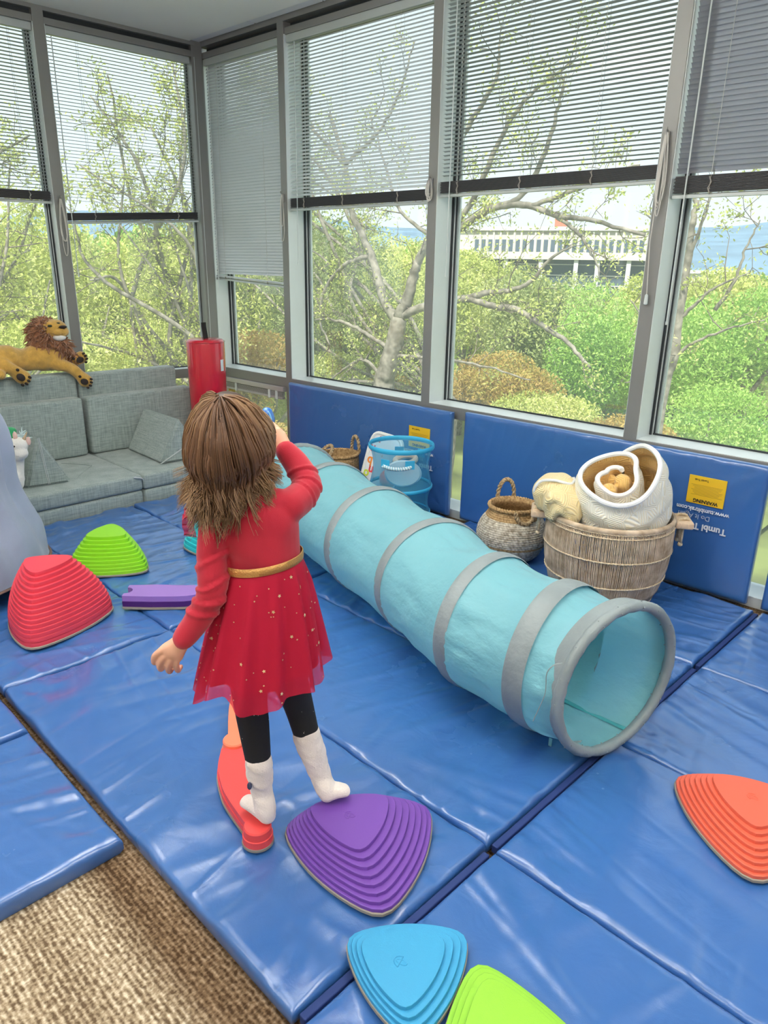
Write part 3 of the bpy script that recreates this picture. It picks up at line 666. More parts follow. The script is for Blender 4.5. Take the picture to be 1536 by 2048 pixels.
# curved balance pieces: a bowed plank with a round disc at one end and a notch at the other
def balance(name, P, w, m, label, disc=True, notch=None, h=0.048, z0=MT + .0058, cat='balance beam', side=None, n=26, ext=0):
    A = spline(P, n); Tn = np.gradient(A, axis=0); Tn /= np.linalg.norm(Tn, axis=1)[:, None]; Nn = np.stack([-Tn[:, 1], Tn[:, 0]], 1)
    t = thing(name, (A[:, 0].mean(), A[:, 1].mean(), z0), label, cat)
    wv = np.broadcast_to(np.array(w, float), (len(np.atleast_1d(w)),)) if np.ndim(w) else np.array([w, w])
    W = np.interp(np.linspace(0, 1, n), np.linspace(0, 1, len(wv)), wv)
    Lf = A + Nn * W[:, None]; Rt = A - Nn * W[:, None]
    end = []
    if notch:                                             # semicircular bite out of the far end
        c = A[-1]; r = notch
        for a in np.linspace(pi / 2, -pi / 2, 11): end.append(c - Tn[-1] * r * cos(a) + Nn[-1] * r * sin(a))
    out = np.array(list(Lf) + end + list(Rt[::-1]))
    def strip(mb, s, z1, z2, mi=0):
        cen = np.vstack([A, A[::-1]]) if not notch else np.vstack([A, np.repeat(A[-1:], len(end), 0), A[::-1]])
        q = cen + (out - cen) * s
        mb.rings([[np.r_[p, z1] for p in q], [np.r_[p, z2] for p in q]], mi, True, True)
    r_ = MB(); strip(r_, 1.06, z0 + .0005, z0 + .009); 
    if disc: r_.lathe([(.0385, z0 + .0005), (.0395, z0 + .004), (.0385, z0 + .009)], (A[0][0], A[0][1], 0), 36)
    r_.build('rubber_rim', RIM, t)
    b = MB(); strip(b, 1.0, z0 + .009, z0 + h * .58, 1 if side else 0); strip(b, .93, z0 + h * .58, z0 + h)
    b.build('plank', [m, side] if side else m, t, smooth=30)
    if disc:
        d = MB().lathe([(.0375, z0 + .009), (.0370, z0 + h * .6), (.0345, z0 + h * .62), (.0338, z0 + h + .002), (.031, z0 + h + .006), (.002, z0 + h + .007)], (A[0][0], A[0][1], 0), 40)
        d.build('end_disc', m, t, smooth=30)
    return t
def zf(*pts, z=MT + .045): return [at_z(x, y, z)[:2] for x, y in pts]
P1 = zf((515, 1657), (494, 1622), (474, 1577), (465, 1535), (466, 1498))
balance('balance_beam', P1, (0.020, 0.026, 0.038, 0.042, 0.034), RED2, 'red curved balance beam with a round end under the standing foot', h=0.045)
P2 = zf((470, 1487), (474, 1455), (481, 1415), (495, 1368), (520, 1325))
balance('balance_beam', P2, (0.020, 0.026, 0.036, 0.041, 0.037), SALM, 'salmon curved balance beam whose round end overlaps the red one', h=0.050)
P3 = zf((420, 1180), (375, 1186), (310, 1186), (252, 1186), z=MT + .05)
balance('balance_beam', P3, (0.040, 0.056, 0.062, 0.056), PLNK, 'purple balance beam with a notched end lying behind the coral red hill', disc=False, notch=0.030, h=0.056, side=DPUR)
P4 = zf((430, 1188), (405, 1180), (384, 1176), z=MT + .04)
balance('balance_beam', P4, (0.03, 0.03), SKY, 'light blue balance beam end peeking out beside the red sleeve', disc=False, h=0.04)

# ------------------------------------------------------------------ play tunnel
AQUA = mat('aqua_nylon', (0.30, 0.68, 0.76), 0.48, bump=0.7, bscale=20, trans=0.42, sheen=0.2, stretch=(1, 1, 1.6)); HOOP = mat('grey_nylon', (0.24, 0.285, 0.30), 0.5, var=0.12, vscale=7, bump=0.3, bscale=40)
TR = [(-.7095, 1.754, -15.5), (-.905, 1.755, -2), (-1.178, 1.790, -6), (-1.520, 1.925, -22), (-1.945, 2.055, -14), (-2.355, 2.185, -17), (-2.72, 2.30, -17)]
RT = 0.230
def ring_pts(x, y, th, R, n=72, dz=0.0):
    h = np.array([-sin(rad(th)), cos(rad(th)), 0]); c = np.array([x, y, MT + RT + .0172 + dz])
    return np.array([c + R * cos(a) * h + R * sin(a) * WZ for a in np.arange(n) * 2 * pi / n]), np.array([cos(rad(th)), sin(rad(th)), 0]), c
tun = thing('play_tunnel', (-1.7, 2.0, MT), 'long aqua nylon play tunnel with grey hoops lying across the blue mats', 'tunnel')
Rg = []; NS = 96
for i in range(len(TR) - 1):
    a, b = np.array(TR[i]), np.array(TR[i + 1]); K = 22
    L_ = np.linalg.norm((b - a)[:2])
    for k in range(K):
        t = k / K; x, y, th = a * (1 - t) + b * t; P, nr, c = ring_pts(x, y, th, RT, NS)
        ang = np.arange(NS) * 2 * pi / NS; sag = sin(pi * t)
        top = np.clip(np.sin(ang), 0, 1); bot = np.clip(-np.sin(ang), 0, 1)
        wr = 0.0045 * sag * (wav(ang * 1.5, 0 * ang + t * .8, 40 + i, 7) + .7 * wav(ang * 3, 0 * ang + t * 2.2, 60 + i, 6) * (t + .3))
        gth = 0.0025 * np.exp(-min(t, 1 - t) * L_ / .035) * np.sin(ang * 46 + 3 * wav(ang, 0 * ang, 70 + i, 5))   # gathers at each hoop
        r = 1 - (0.004 * sag + 0.022 * sag * top + 0.004 * sag * bot - wr - gth * min(1, k)) / RT * 1.0
        low = 1 - bot ** 6 * 0.01
        Rg.append(c + (P - c) * (r * low)[:, None])
P, nr, c = ring_pts(*TR[-1], RT, NS); Rg.append(P)
MB().rings([list(q) for q in Rg]).build('fabric_shell', AQUA, tun, smooth=180)
for i, (x, y, th) in enumerate(TR):
    end = i in (0, len(TR) - 1)
    P, nr, c = ring_pts(x, y, th, RT - (0.004 if end else 0), 80)
    if end:
        rr = 0.0155 * (1 + .10 * wav(np.arange(80) * .3, np.zeros(80), 8 + i, 9))
        o = MB().tube(P, rr, n=12, closed=True).build('end_hoop', HOOP, tun)
        B = MB().rings([list(c + (P - c) * s + nr * d) for d, s in ((-.002, 1.055), (-.028, 1.035), (-.058, 1.004))]); B.build('hoop_sleeve', HOOP, tun, smooth=180)
        for a in np.linspace(.3, 6.1, 17):                    # stitches pinching the sleeve
            k = int(a / (2 * pi) * 80) % 80; q = P[k]; e = (q - c) / np.linalg.norm(q - c)
            MB().tube([q - nr * .012 - e * .014 + WZ * 0, q + nr * .0165, q + e * .0165], 0.0018, n=5).build('pinch_seam', HOOP, tun)
    else:
        prof = ((-.026, .996), (-.023, 1.006), (-.008, 1.016), (.008, 1.016), (.023, 1.006), (.028, .994))
        w = 1.25 if i == 1 else 0.95
        MB().rings([list(c + (P - c) * s + nr * d * w) for d, s in prof]).build('hoop', HOOP, tun, smooth=180)
# strap that hangs on the front sleeve, and the toggle under it
fa = at_p(1125, 1328, (-.815, 1.500, .3), (.46, -.89, 0)); s0 = np.array(fa)
pts = [at_p(x, y, s0, (.46, -.89, 0)) for x, y in ((1125, 1326), (1108, 1330), (1094, 1345), (1092, 1368), (1090, 1388), (1080, 1412), (1066, 1442))]
pts = spline(pts, 22)
P0, nr0, c0 = ring_pts(*TR[0], RT, 72)
MB().tube(pts, 0.003, n=6, ry=0.0012).build('tie_strap', HOOP, tun)
MB().box(at_z(1100, 1489, .05) + WZ * .008, (0.010, 0.004, 0.026), bev=.001).build('toggle', AQUA, tun, smooth=0)
# flat seam inside along the floor of the tunnel
sp_ = [ring_pts(x, y, th, RT - .004, 72)[0][54 + 5] for x, y, th in TR[:4]]
MB().tube(spline(sp_, 24), 0.010, n=6, ry=0.002, up=(0, 0, 1)).build('inner_seam', mat('teal_binding', (.06, .33, .36), .6), tun)
# ------------------------------------------------------------------ grey modular foam sofa
def linen():
    m, nt, b = nodes('grey_chenille'); N = nt.nodes; L = nt.links
    t = N.new('ShaderNodeTexCoord'); outs = []
    for sc in ((14, 14, 160), (160, 160, 12)):
        mp = N.new('ShaderNodeMapping'); mp.inputs['Scale'].default_value = sc; L.new(t.outputs['Object'], mp.inputs[0])
        n = N.new('ShaderNodeTexNoise'); n.inputs['Scale'].default_value = 1.0; n.inputs['Detail'].default_value = 3; L.new(mp.outputs[0], n.inputs['Vector']); outs.append(n.outputs[0])
    a = N.new('ShaderNodeMath'); a.operation = 'ADD'; L.new(outs[0], a.inputs[0]); L.new(outs[1], a.inputs[1])
    r = N.new('ShaderNodeValToRGB'); e = r.color_ramp.elements; e[0].position = 0.30; e[0].color = (0.18, 0.235, 0.225, 1); e[1].position = 0.72; e[1].color = (0.42, 0.48, 0.465, 1)
    h = N.new('ShaderNodeMath'); h.operation = 'MULTIPLY'; h.inputs[1].default_value = 0.5; L.new(a.outputs[0], h.inputs[0]); L.new(h.outputs[0], r.inputs[0])
    L.new(r.outputs[0], b.inputs['Base Color']); b.inputs['Roughness'].default_value = 0.9; b.inputs['Sheen Weight'].default_value = 0.3
    bp = N.new('ShaderNodeBump'); bp.inputs['Strength'].default_value = 0.25; bp.inputs['Distance'].default_value = 0.004; L.new(h.outputs[0], bp.inputs['Height']); L.new(bp.outputs[0], b.inputs['Normal'])
    return m
SOFA = linen(); ZIP = mat('light_zip', (0.50, 0.54, 0.54), 0.5)
SE = np.array([-3.800, 1.41, 0.0]); SR = [ME1, ME2, WZ]
def sp(off, t, z): return SE + ME1 * off + ME2 * t + WZ * z
def block(d0, d1, t0, t1, z0, z1, label, bev=0.018, zipline=None):
    c = sp((d0 + d1) / 2, (t0 + t1) / 2, (z0 + z1) / 2)
    r = thing('foam_cushion', (c[0], c[1], z0), label, 'cushion', 'foam cushions of the modular sofa')
    MB().box(c, (abs(d1 - d0), t1 - t0, z1 - z0), R=SR, bev=bev).build('cushion_cover', SOFA, r, smooth=50)
    return r
S0, S1, S2 = -0.66, 0.604, 1.33
bl = block(-.78, 0, S0, S1 - .006, 0.001, 0.112, 'lower grey base cushion of the sofa, left, under the seat beside the blue drape')
br = block(-.78, 0.0, S1 + .006, S2 - .13, 0.001, 0.109, 'lower grey base cushion of the sofa, right, nearest the girl')
st_l = block(-.78, .004, S0, S1 - .004, 0.114, 0.206, 'upper grey seat cushion of the sofa, left, with a zip pull at its front corner')
st_r = block(-.78, 0.0, S1 + .004, S2 - .13, 0.111, 0.204, 'upper grey seat cushion of the sofa, right, under the slanted wedge pillow')
MB().tube([sp(.006, S1 - .06, .2), sp(.014, S1 - .03, .195), sp(.016, S1 - .012, .188), sp(.013, S1 - .006, .176)], 0.004, n=6).build('zip_pull', ZIP, st_l)
fp = MB(); fp.tube([at_z(x, y, .2075) for x, y in ((184, 931), (165, 945), (150, 958))], 0.0015, n=4); fp.tube([at_z(x, y, .2075) for x, y in ((184, 931), (150, 928), (122, 926))], 0.0012, n=4); fp.build('cover_fold', SOFA, st_l)
block(-.74, -.635, S0, S1 - .035, 0.208, 0.575, 'front grey back cushion of the sofa, left, below the toy lion', bev=.02)
block(-.74, -.640, S1 - .005, S2 + .01, 0.206, 0.570, 'front grey back cushion of the sofa, right, behind the slanted wedge pillow', bev=.02)
block(-.850, -.745, S0, S1 - .012, 0.208, 0.715, 'tall rear grey back cushion of the sofa, left, the toy lion lies on it', bev=.02)
block(-.850, -.745, S1 + .0, S2 - .04, 0.206, 0.702, 'tall rear grey back cushion of the sofa, right, beside the red cylinder', bev=.02)
def wedge(A, B, Cc, D, label, zl):
    """triangular prism pillow: front triangle A (apex) B Cc, swept by vector D"""
    A, B, Cc, D = (np.array(v, float) for v in (A, B, Cc, D)); c = (A + B + Cc) / 3 + D / 2
    t = thing('wedge_pillow', (c[0], c[1], min(B[2], Cc[2])), label, 'pillow', 'grey wedge pillows on the sofa')
    bm = bmesh.new(); V = [bm.verts.new(p) for p in (A, B, Cc, A + D, B + D, Cc + D)]
    for f in ((0, 1, 2), (5, 4, 3), (0, 3, 4, 1), (1, 4, 5, 2), (2, 5, 3, 0)): bm.faces.new([V[i] for i in f])
    bmesh.ops.recalc_face_normals(bm, faces=bm.faces[:])
    bmesh.ops.bevel(bm, geom=bm.edges[:], offset=0.014, segments=3, affect='EDGES')
    bm.verts.index_update(); m = MB().add([v.co for v in bm.verts], [[v.index for v in f.verts] for f in bm.faces]); bm.free()
    m.build('pillow_cover', SOFA, t, smooth=50)
    n = np.cross(B - A, Cc - A); n /= np.linalg.norm(n); n = n if n @ D < 0 else -n
    P = [np.array(q) for q in zl]
    for s in (-.004, .004):
        MB().tube([p + n * .0015 + ME2 * s for p in P], 0.0022, n=5).build('zip', ZIP, t)
    return t
zs_ = .207
a1 = at_z(145, 964, zs_); b1 = at_z(52, 978, zs_); m1 = (a1 + b1) / 2
ap = at_p(75, 872, a1, np.cross(a1 - b1, WZ)); bk = at_p(25, 842, ap + np.array([-.30, -.02, 0]), ME1)
d1 = bk - ap; d1[2] = 0
wedge(ap, a1, b1, d1, 'grey wedge pillow at the left end of the sofa, behind the white unicorn', [ap + (m1 - ap) * k for k in (.04, .5, .97)])
b2 = at_z(322, 929, zs_); c2 = b2 + ME2 * 0.30 + ME1 * .02
ap2 = at_p(358, 836, b2 + ME1 * .0, ME1); bb2 = at_z(249, 897, zs_)
wedge(ap2, b2, c2, (bb2 - b2) * .93, 'grey wedge pillow leaning on the right half of the sofa', [b2 + WZ * .006, b2 * .5 + (ap2 * .45 + c2 * .55) * .5, ap2 * .45 + c2 * .55])

# ------------------------------------------------------------------ red cylinder bag
REDV = mat('red_vinyl', (0.62, 0.012, 0.035), 0.22, coat=0.6, spec=0.6)
cyl = thing('punching_bag', (-4.225, 2.79, 0), 'glossy red vinyl cylinder bag with a black strap, standing in the window corner', 'punching bag')
RC = 0.126
MB().lathe([(RC - .012, .002), (RC, .012), (RC, .88), (RC - .004, .893), (RC - .014, .902), (RC - .03, .906), (.02, .907)], (-4.225, 2.79, 0), 56).build('bag_body', REDV, cyl, smooth=60)
MB().tube([np.array([-4.225 + RC * cos(a), 2.79 + RC * sin(a), .888]) for a in np.linspace(0, 2 * pi, 48, endpoint=False)], 0.0035, n=6, closed=True).build('welt', REDV, cyl)
MB().tube([(-4.215, 2.79, .90), (-4.222, 2.79, .94), (-4.232, 2.79, .985), (-4.232, 2.79, 1.01)], 0.019, n=8, ry=0.007, up=(1, 0, 0)).build('strap', mat('black_webbing', (.012, .012, .012), .8), cyl, smooth=60)
lbl = MB(); A_ = np.linspace(rad(12), rad(26), 5)
lbl.rings([[np.array([-4.225 + (RC + .0012) * cos(a), 2.79 + (RC + .0012) * sin(a), z]) for a in A_] for z in (.70, .775)], closed=False); lbl.build('white_patch', WHT, cyl)

# ------------------------------------------------------------------ seagrass baskets
def straw(name, c1, c2, sc=90):
    m, nt, b = nodes(name); N = nt.nodes; L = nt.links; t = N.new('ShaderNodeTexCoord'); n = N.new('ShaderNodeTexNoise'); n.inputs['Scale'].default_value = sc; n.inputs['Detail'].default_value = 4
    L.new(t.outputs['Object'], n.inputs['Vector']); r = N.new('ShaderNodeValToRGB'); r.color_ramp.elements[0].position = .33; r.color_ramp.elements[0].color = (*c1, 1); r.color_ramp.elements[1].position = .66; r.color_ramp.elements[1].color = (*c2, 1)
    L.new(n.outputs[0], r.inputs[0]); L.new(r.outputs[0], b.inputs['Base Color']); b.inputs['Roughness'].default_value = .8
    bp = N.new('ShaderNodeBump'); bp.inputs['Strength'].default_value = .5; bp.inputs['Distance'].default_value = .003; L.new(n.outputs[0], bp.inputs['Height']); L.new(bp.outputs[0], b.inputs['Normal']); return m
GRASS = straw('seagrass_natural', (.24, .15, .075), (.62, .46, .27)); GRASSW = straw('seagrass_pale', (.30, .24, .17), (.72, .66, .55), 60); GRASST = straw('seagrass_tan', (.30, .17, .07), (.60, .40, .19))
def braid(mb, P, r, tw=10, n=6, k=2):
    P = np.array(P); T = np.gradient(P, axis=0); T /= np.linalg.norm(T, axis=1)[:, None]
    u = np.cross(T, np.array([.3, .5, .81])); u /= np.linalg.norm(u, axis=1)[:, None]; w = np.cross(T, u); s = np.linspace(0, 1, len(P)) * tw * 2 * pi
    for j in range(k):
        ph = 2 * pi * j / k
        mb.tube(P + u * (r * .75 * np.cos(s + ph))[:, None] + w * (r * .75 * np.sin(s + ph))[:, None], r * .85, n=n)
def basket(c, prof, label, tan=(), nst=64, handles=(), rimw=0.010, zb=MT + .0065):
    """woven belly basket: every course a ring of plaited stitches"""
    b = thing('seagrass_basket', (c[0], c[1], zb), label, 'basket', 'woven seagrass baskets')
    pr = spline(np.array(prof), 60); L_ = np.cumsum(np.r_[0, np.hypot(*np.diff(pr, axis=0).T)]); pitch = 0.0105; n = int(L_[-1] / pitch)
    N4 = nst * 4; a = np.arange(N4) * 2 * pi / N4; Rg = []; mi = []
    for i in range(n):
        for q in (0.0, .25, .5, .75):
            s = (i + q) * pitch; r, z = np.interp(s, L_, pr[:, 0]), np.interp(s, L_, pr[:, 1])
            st = np.abs(np.sin(a * nst / 2 + (pi / 2) * (i % 2) + .9 * q)) ** .6
            bul = .0048 * st * sin(pi * min(max(q + .12, 0), 1)) ** .7
            rr = r + bul; Rg.append([(c[0] + x * cos(t), c[1] + x * sin(t), zb + z) for x, t in zip(rr, a)]); mi.append(1 if any(lo <= z <= hi for lo, hi in tan) else 0)
    m = MB(); m.rings(Rg, 0, True, False)
    fm = []
    for i in range(len(Rg) - 1): fm += [mi[i]] * N4
    m.m[:len(fm)] = fm
    m.build('woven_wall', [GRASSW, GRASST], b, smooth=180)
    # inner wall and rim
    rt, zt = pr[-1]; inn = MB(); inn.lathe([(max(.03, p[0] - .012), p[1] + .006) for p in pr[4:]], (c[0], c[1], zb), 64, closed=False); inn.lathe([(.02, .012), (max(.03, pr[4][0] - .012), pr[4][1] + .006)], (c[0], c[1], zb), 64, closed=False)
    inn.build('inner_wall', GRASST, b, smooth=180)
    rm = MB(); braid(rm, [(c[0] + (rt - .002) * cos(t), c[1] + (rt - .002) * sin(t), zb + zt + .003) for t in np.linspace(0, 2 * pi, 121)], rimw * .75, 26); rm.build('braided_rim', GRASST, b, smooth=180)
    for (ang, kind) in handles:
        h = MB(); cx, cy = c[0] + rt * cos(ang), c[1] + rt * sin(ang); tx, ty = -sin(ang), cos(ang)
        if kind == 'up': P = [(cx + tx * .042 * cos(t), cy + ty * .042 * cos(t), zb + zt + .098 * sin(t) ** .8) for t in np.linspace(0, pi, 40)]
        elif kind == 'flop': P = [(cx + tx * .048 * cos(t) - cos(ang) * .045 * sin(t), cy + ty * .048 * cos(t) - sin(ang) * .045 * sin(t), zb + zt + .012 + .050 * sin(t)) for t in np.linspace(0, pi, 40)]
        else: P = [(cx + tx * .046 * cos(t) + cos(ang) * .018 * sin(t), cy + ty * .046 * cos(t) + sin(ang) * .018 * sin(t), zb + zt + .006 - .055 * sin(t) ** .9) for t in np.linspace(0, pi, 40)]
        braid(h, P, .0075, 6); h.build('handle', GRASS, b, smooth=180)
    return b
basket((-1.77, 2.845), [(.02, .001), (.10, .002), (.125, .01), (.150, .05), (.166, .095), (.166, .135), (.150, .178), (.125, .212), (.114, .235), (.118, .252)], 'round bellied seagrass basket with a loop handle, left of the rattan hamper', tan=((.070, .083), (.205, .26)), handles=((2.5, 'up'), (-.55, 'down')))
basket((-3.07, 2.93), [(.02, .001), (.08, .002), (.095, .01), (.112, .06), (.116, .11), (.112, .18), (.110, .25)], 'seagrass basket with two loop handles farthest back, left of the mesh hamper', tan=((.15, .26),), nst=44, handles=((1.35, 'up'), (-1.75, 'flop')))
basket((-2.93, 2.66), [(.02, .001), (.09, .002), (.105, .01), (.124, .05), (.127, .09), (.118, .135), (.112, .165)], 'seagrass basket whose rim shows just above the far end of the tunnel', tan=((.11, .2),), nst=48, handles=((3.0, 'flop'), (-.2, 'down')))

# ------------------------------------------------------------------ rattan hamper with blankets
REED = straw('rattan_reed', (.40, .29, .19), (.70, .56, .42), 25); WOODP = mat('pale_wood', (.70, .52, .36), .5, var=.12, vscale=30, stretch=(1, 8, 1)); ROPE = straw('rope', (.55, .42, .27), (.78, .66, .48), 120)
HCn = np.array([-1.253, 2.778]); hz = MT + .0065
ham = thing('rattan_hamper', (HCn[0], HCn[1], hz), 'large slatted rattan hamper with wooden rope handles holding two blankets', 'basket')
HP = spline(np.array([(.205, .004), (.232, .06), (.254, .15), (.262, .24), (.262, .31), (.256, .365)]), 16)
hv = np.array([-HCn[0], -HCn[1]]) / np.hypot(*HCn)
rd = MB(); r_ = np.random.default_rng(5)
for k in range(236):
    t = 2 * pi * k / 236 + r_.uniform(-.004, .004); w = r_.uniform(.0022, .0031)
    rd.tube([(HCn[0] + r * cos(t), HCn[1] + r * sin(t), hz + z) for r, z in HP[::3]], w, n=5)
rd.build('reeds', REED, ham, kind='stuff', smooth=180)
for z in (.010, .115, .232, .335, .352):
    r = np.interp(z, HP[:, 1], HP[:, 0]); m = MB(); braid(m, [(HCn[0] + (r + .003) * cos(t), HCn[1] + (r + .003) * sin(t), hz + z) for t in np.linspace(0, 2 * pi, 181)], .0032, 60, n=4); m.build('binding_cord', ROPE, ham, smooth=180)
MB().lathe([(.250, .352), (.262, .352), (.266, .362), (.262, .372), (.252, .374), (.247, .366), (.250, .352)], (*HCn, hz), 72, closed=False).build('rim_hoop', REED, ham, smooth=60)
MB().lathe([(.01, .003), (.205, .003), (.207, .014), (.01, .014)], (*HCn, hz), 60).build('base', WOODP, ham, smooth=40)
rl = np.array([hv[1], -hv[0]])                            # across the line of sight
rl = rl if rl @ np.array([1, 1]) > 0 else -rl
for s, yaw in ((1, .15), (-1, .1)):
    d = np.array([*(rl * s), 0]); d = np.array([d[0] * cos(yaw) - d[1] * sin(yaw), d[0] * sin(yaw) + d[1] * cos(yaw), 0]); e = np.array([-d[1], d[0], 0])
    c = np.array([*HCn, hz + .345]) + d * .292
    h = MB().box(c, (.072, .135, .030), R=[d, e, WZ], bev=.008).build('handle_block', WOODP, ham, smooth=50)
    for q in (-.03, .03):
        p = c + e * q
        MB().tube([p + WZ * .014 - d * .02, p + WZ * .021 - d * .01, p + WZ * .022 + d * .015, p + WZ * .014 + d * .025], .006, n=7).build('rope', ROPE, h)
        m = MB(); braid(m, [p - WZ * .012, p - WZ * .03 + e * .002, p - WZ * .055, p - WZ * .085], .006, 3); ball(m, p - WZ * .092, (.011, .011, .010), 10); m.build('rope_tail', ROPE, h, smooth=180)
def gauze(name, base, other, sc=46):
    m, nt, b = nodes(name); N = nt.nodes; L = nt.links; t = N.new('ShaderNodeTexCoord'); mp = N.new('ShaderNodeMapping'); mp.inputs['Rotation'].default_value = (0, 0.785, .6); L.new(t.outputs['Object'], mp.inputs[0])
    vx = N.new('ShaderNodeTexVoronoi'); vx.distance = 'MANHATTAN'; vx.inputs['Scale'].default_value = 11; vx.inputs['Randomness'].default_value = .15; L.new(mp.outputs[0], vx.inputs['Vector'])
    f = N.new('ShaderNodeMath'); f.operation = 'MULTIPLY'; f.inputs[1].default_value = sc; L.new(vx.outputs['Distance'], f.inputs[0]); g = N.new('ShaderNodeMath'); g.operation = 'SINE'; L.new(f.outputs[0], g.inputs[0])
    n = N.new('ShaderNodeTexNoise'); n.inputs['Scale'].default_value = 6; L.new(t.outputs['Object'], n.inputs['Vector'])
    r = N.new('ShaderNodeMapRange'); r.inputs['From Min'].default_value = -1; r.inputs['To Min'].default_value = 0.0; r.inputs['To Max'].default_value = .75; L.new(g.outputs[0], r.inputs[0])
    mu = N.new('ShaderNodeMath'); mu.operation = 'MULTIPLY'; L.new(r.outputs[0], mu.inputs[0]); L.new(n.outputs[0], mu.inputs[1])
    x = N.new('ShaderNodeMix'); x.data_type = 'RGBA'; L.new(mu.outputs[0], x.inputs[0]); x.inputs[6].default_value = (*base, 1); x.inputs[7].default_value = (*other, 1); L.new(x.outputs[2], b.inputs['Base Color'])
    b.inputs['Roughness'].default_value = .95; b.inputs['Sheen Weight'].default_value = .25
    bp = N.new('ShaderNodeBump'); bp.inputs['Strength'].default_value = .35; bp.inputs['Distance'].default_value = .006; L.new(g.outputs[0], bp.inputs['Height']); L.new(bp.outputs[0], b.inputs['Normal']); return m
GZW = gauze('white_muslin', (.86, .86, .80), (.80, .66, .36)); GZY = gauze('yellow_muslin', (.82, .50, .15), (.84, .62, .30)); BIND = mat('white_binding', (.86, .87, .88), .9, bump=.3, bscale=200)
roll = thing('rolled_blanket', (HCn[0] + .02, HCn[1], hz + .02), 'big rolled muslin blanket, white outside and yellow inside, standing in the rattan hamper', 'blanket')
ax = np.array([*(hv * .42), 1.0]); ax = ax - 0.16 * np.array([*rl, 0]); ax /= np.linalg.norm(ax)
uu = np.array([*rl, 0.0]); uu -= ax * (uu @ ax); uu /= np.linalg.norm(uu); vv = np.cross(ax, uu); bse = np.array([*HCn, 0]) + np.array([*(hv * .09 + rl * -.002), hz + .565]) - ax * .43
TH = np.linspace(0, 2 * pi * 2.15, 150); f_ = TH / TH[-1]
rad_ = .030 + (.196 - .030) * np.minimum(1, f_ * 1.06) ** 1.0 - .016 * np.clip((f_ - .93) / .07, 0, 1) + .014 * np.sin(2 * TH + .5) * (1 - f_) ** .4 + .010 * np.sin(3 * TH) * (1 - f_)
Hh = np.linspace(0, 1, 26)
def rollp(k, h, o):
    r = rad_[k] + o; t = TH[k] + 2 * pi * .85 + 1.9
    wr = .006 * float(wav(np.array(h * 3.0), np.array(t), 17, 6)) + .004 * float(wav(np.array(h * 9.0), np.array(t * .5), 18, 5))
    belly = 1 + .13 * sin(pi * min(1, h * 1.02)) ** .8 * f_[k] - .05 * max(0, h - .86) / .14
    H = .43 + .014 * sin(2 * t + 1) - .035 * (1 - f_[k]) + .020 * cos(t - 1.9) - .12 * max(0.0, (f_[k] - .93) / .07) ** 1.5
    belly *= .70 + .30 * min(1.0, h / .55)
    return bse + ax * (H * h) + (uu * cos(t) + vv * sin(t) * .96) * (r * belly + wr)
for o0, o1, mt_, nm in ((.0, None, GZY, 'inner_face'), (.017, None, GZW, 'outer_face')):
    G_ = [[rollp(k, h, o0) for k in range(150)] for h in Hh]
    MB().rings(G_, closed=False).build(nm, mt_, roll, smooth=180)
hem = MB(); E_ = [(rollp(k, 1, 0) + rollp(k, 1, .017)) / 2 for k in range(150)]; hem.tube(E_, .0105, n=8); hem.tube([(rollp(149, h, 0) + rollp(149, h, .017)) / 2 for h in Hh], .009, n=8); hem.build('edge_binding', BIND, roll)
core = MB()
for (a, b, r, q) in ((.2, .03, .036, .86), (2.2, .045, .032, .82), (4.2, .05, .034, .84)):
    limb(core, [bse + ax * .1 + (uu * cos(a) + vv * sin(a)) * b, bse + ax * (.43 * q) + (uu * cos(a) + vv * sin(a)) * b], [r, r])
remesh(core, 'inner_folds', GZY, roll, .006, 5, post=lambda c, n: c + n * (.004 * wav(c[:, 0] + c[:, 2], c[:, 1], 55, 60))[:, None])
fb = thing('folded_blanket', (HCn[0] - .17, HCn[1] - .06, hz + .2), 'pale yellow muslin blanket folded over the left edge of the rattan hamper', 'blanket')
def hp(px, py, d): return at_p(px, py, (HCn[0] + hv[0] * d, HCn[1] + hv[1] * d, 0), (hv[0], hv[1], 0))
fm = MB()
limb(fm, [hp(1088, 1005, .05), hp(1082, 980, .05), hp(1100, 968, .05), hp(1126, 968, .04), hp(1146, 975, .02)], [.030, .036, .040, .040, .034], [.08, .09, .10, .10, .09], up=(hv[0], hv[1], 0))
limb(fm, [hp(1098, 1022, .10), hp(1105, 988, .12), hp(1128, 988, .12), hp(1146, 1006, .13), hp(1152, 1024, .13)], [.022, .032, .036, .036, .034], [.06, .07, .08, .08, .07], up=(hv[0], hv[1], 0))
limb(fm, [hp(1105, 1030, .14), hp(1122, 1012, .15), hp(1140, 1026, .15), hp(1146, 1036, .14)], [.02, .028, .028, .028], [.04, .05, .05, .05], up=(hv[0], hv[1], 0))
remesh(fm, 'folded_cloth', gauze('cream_muslin', (.84, .66, .33), (.88, .80, .58)), fb, .0065, 7, post=lambda c, n: c + n * (.0035 * wav(c[:, 0] * 1.3 + c[:, 1], c[:, 2] * 1.2, 57, 42, 9))[:, None])
hb = MB(); hb.tube(spline([hp(1072, 1000, .10), hp(1070, 978, .12), hp(1083, 962, .13), hp(1110, 961, .13), hp(1140, 968, .11), hp(1150, 960, .06)], 30), .006, n=7); hb.tube(spline([hp(1090, 958, .0), hp(1105, 955, .03), hp(1130, 960, .04), hp(1150, 958, .03)], 20), .009, n=7); hb.build('edge_binding', BIND, fb)

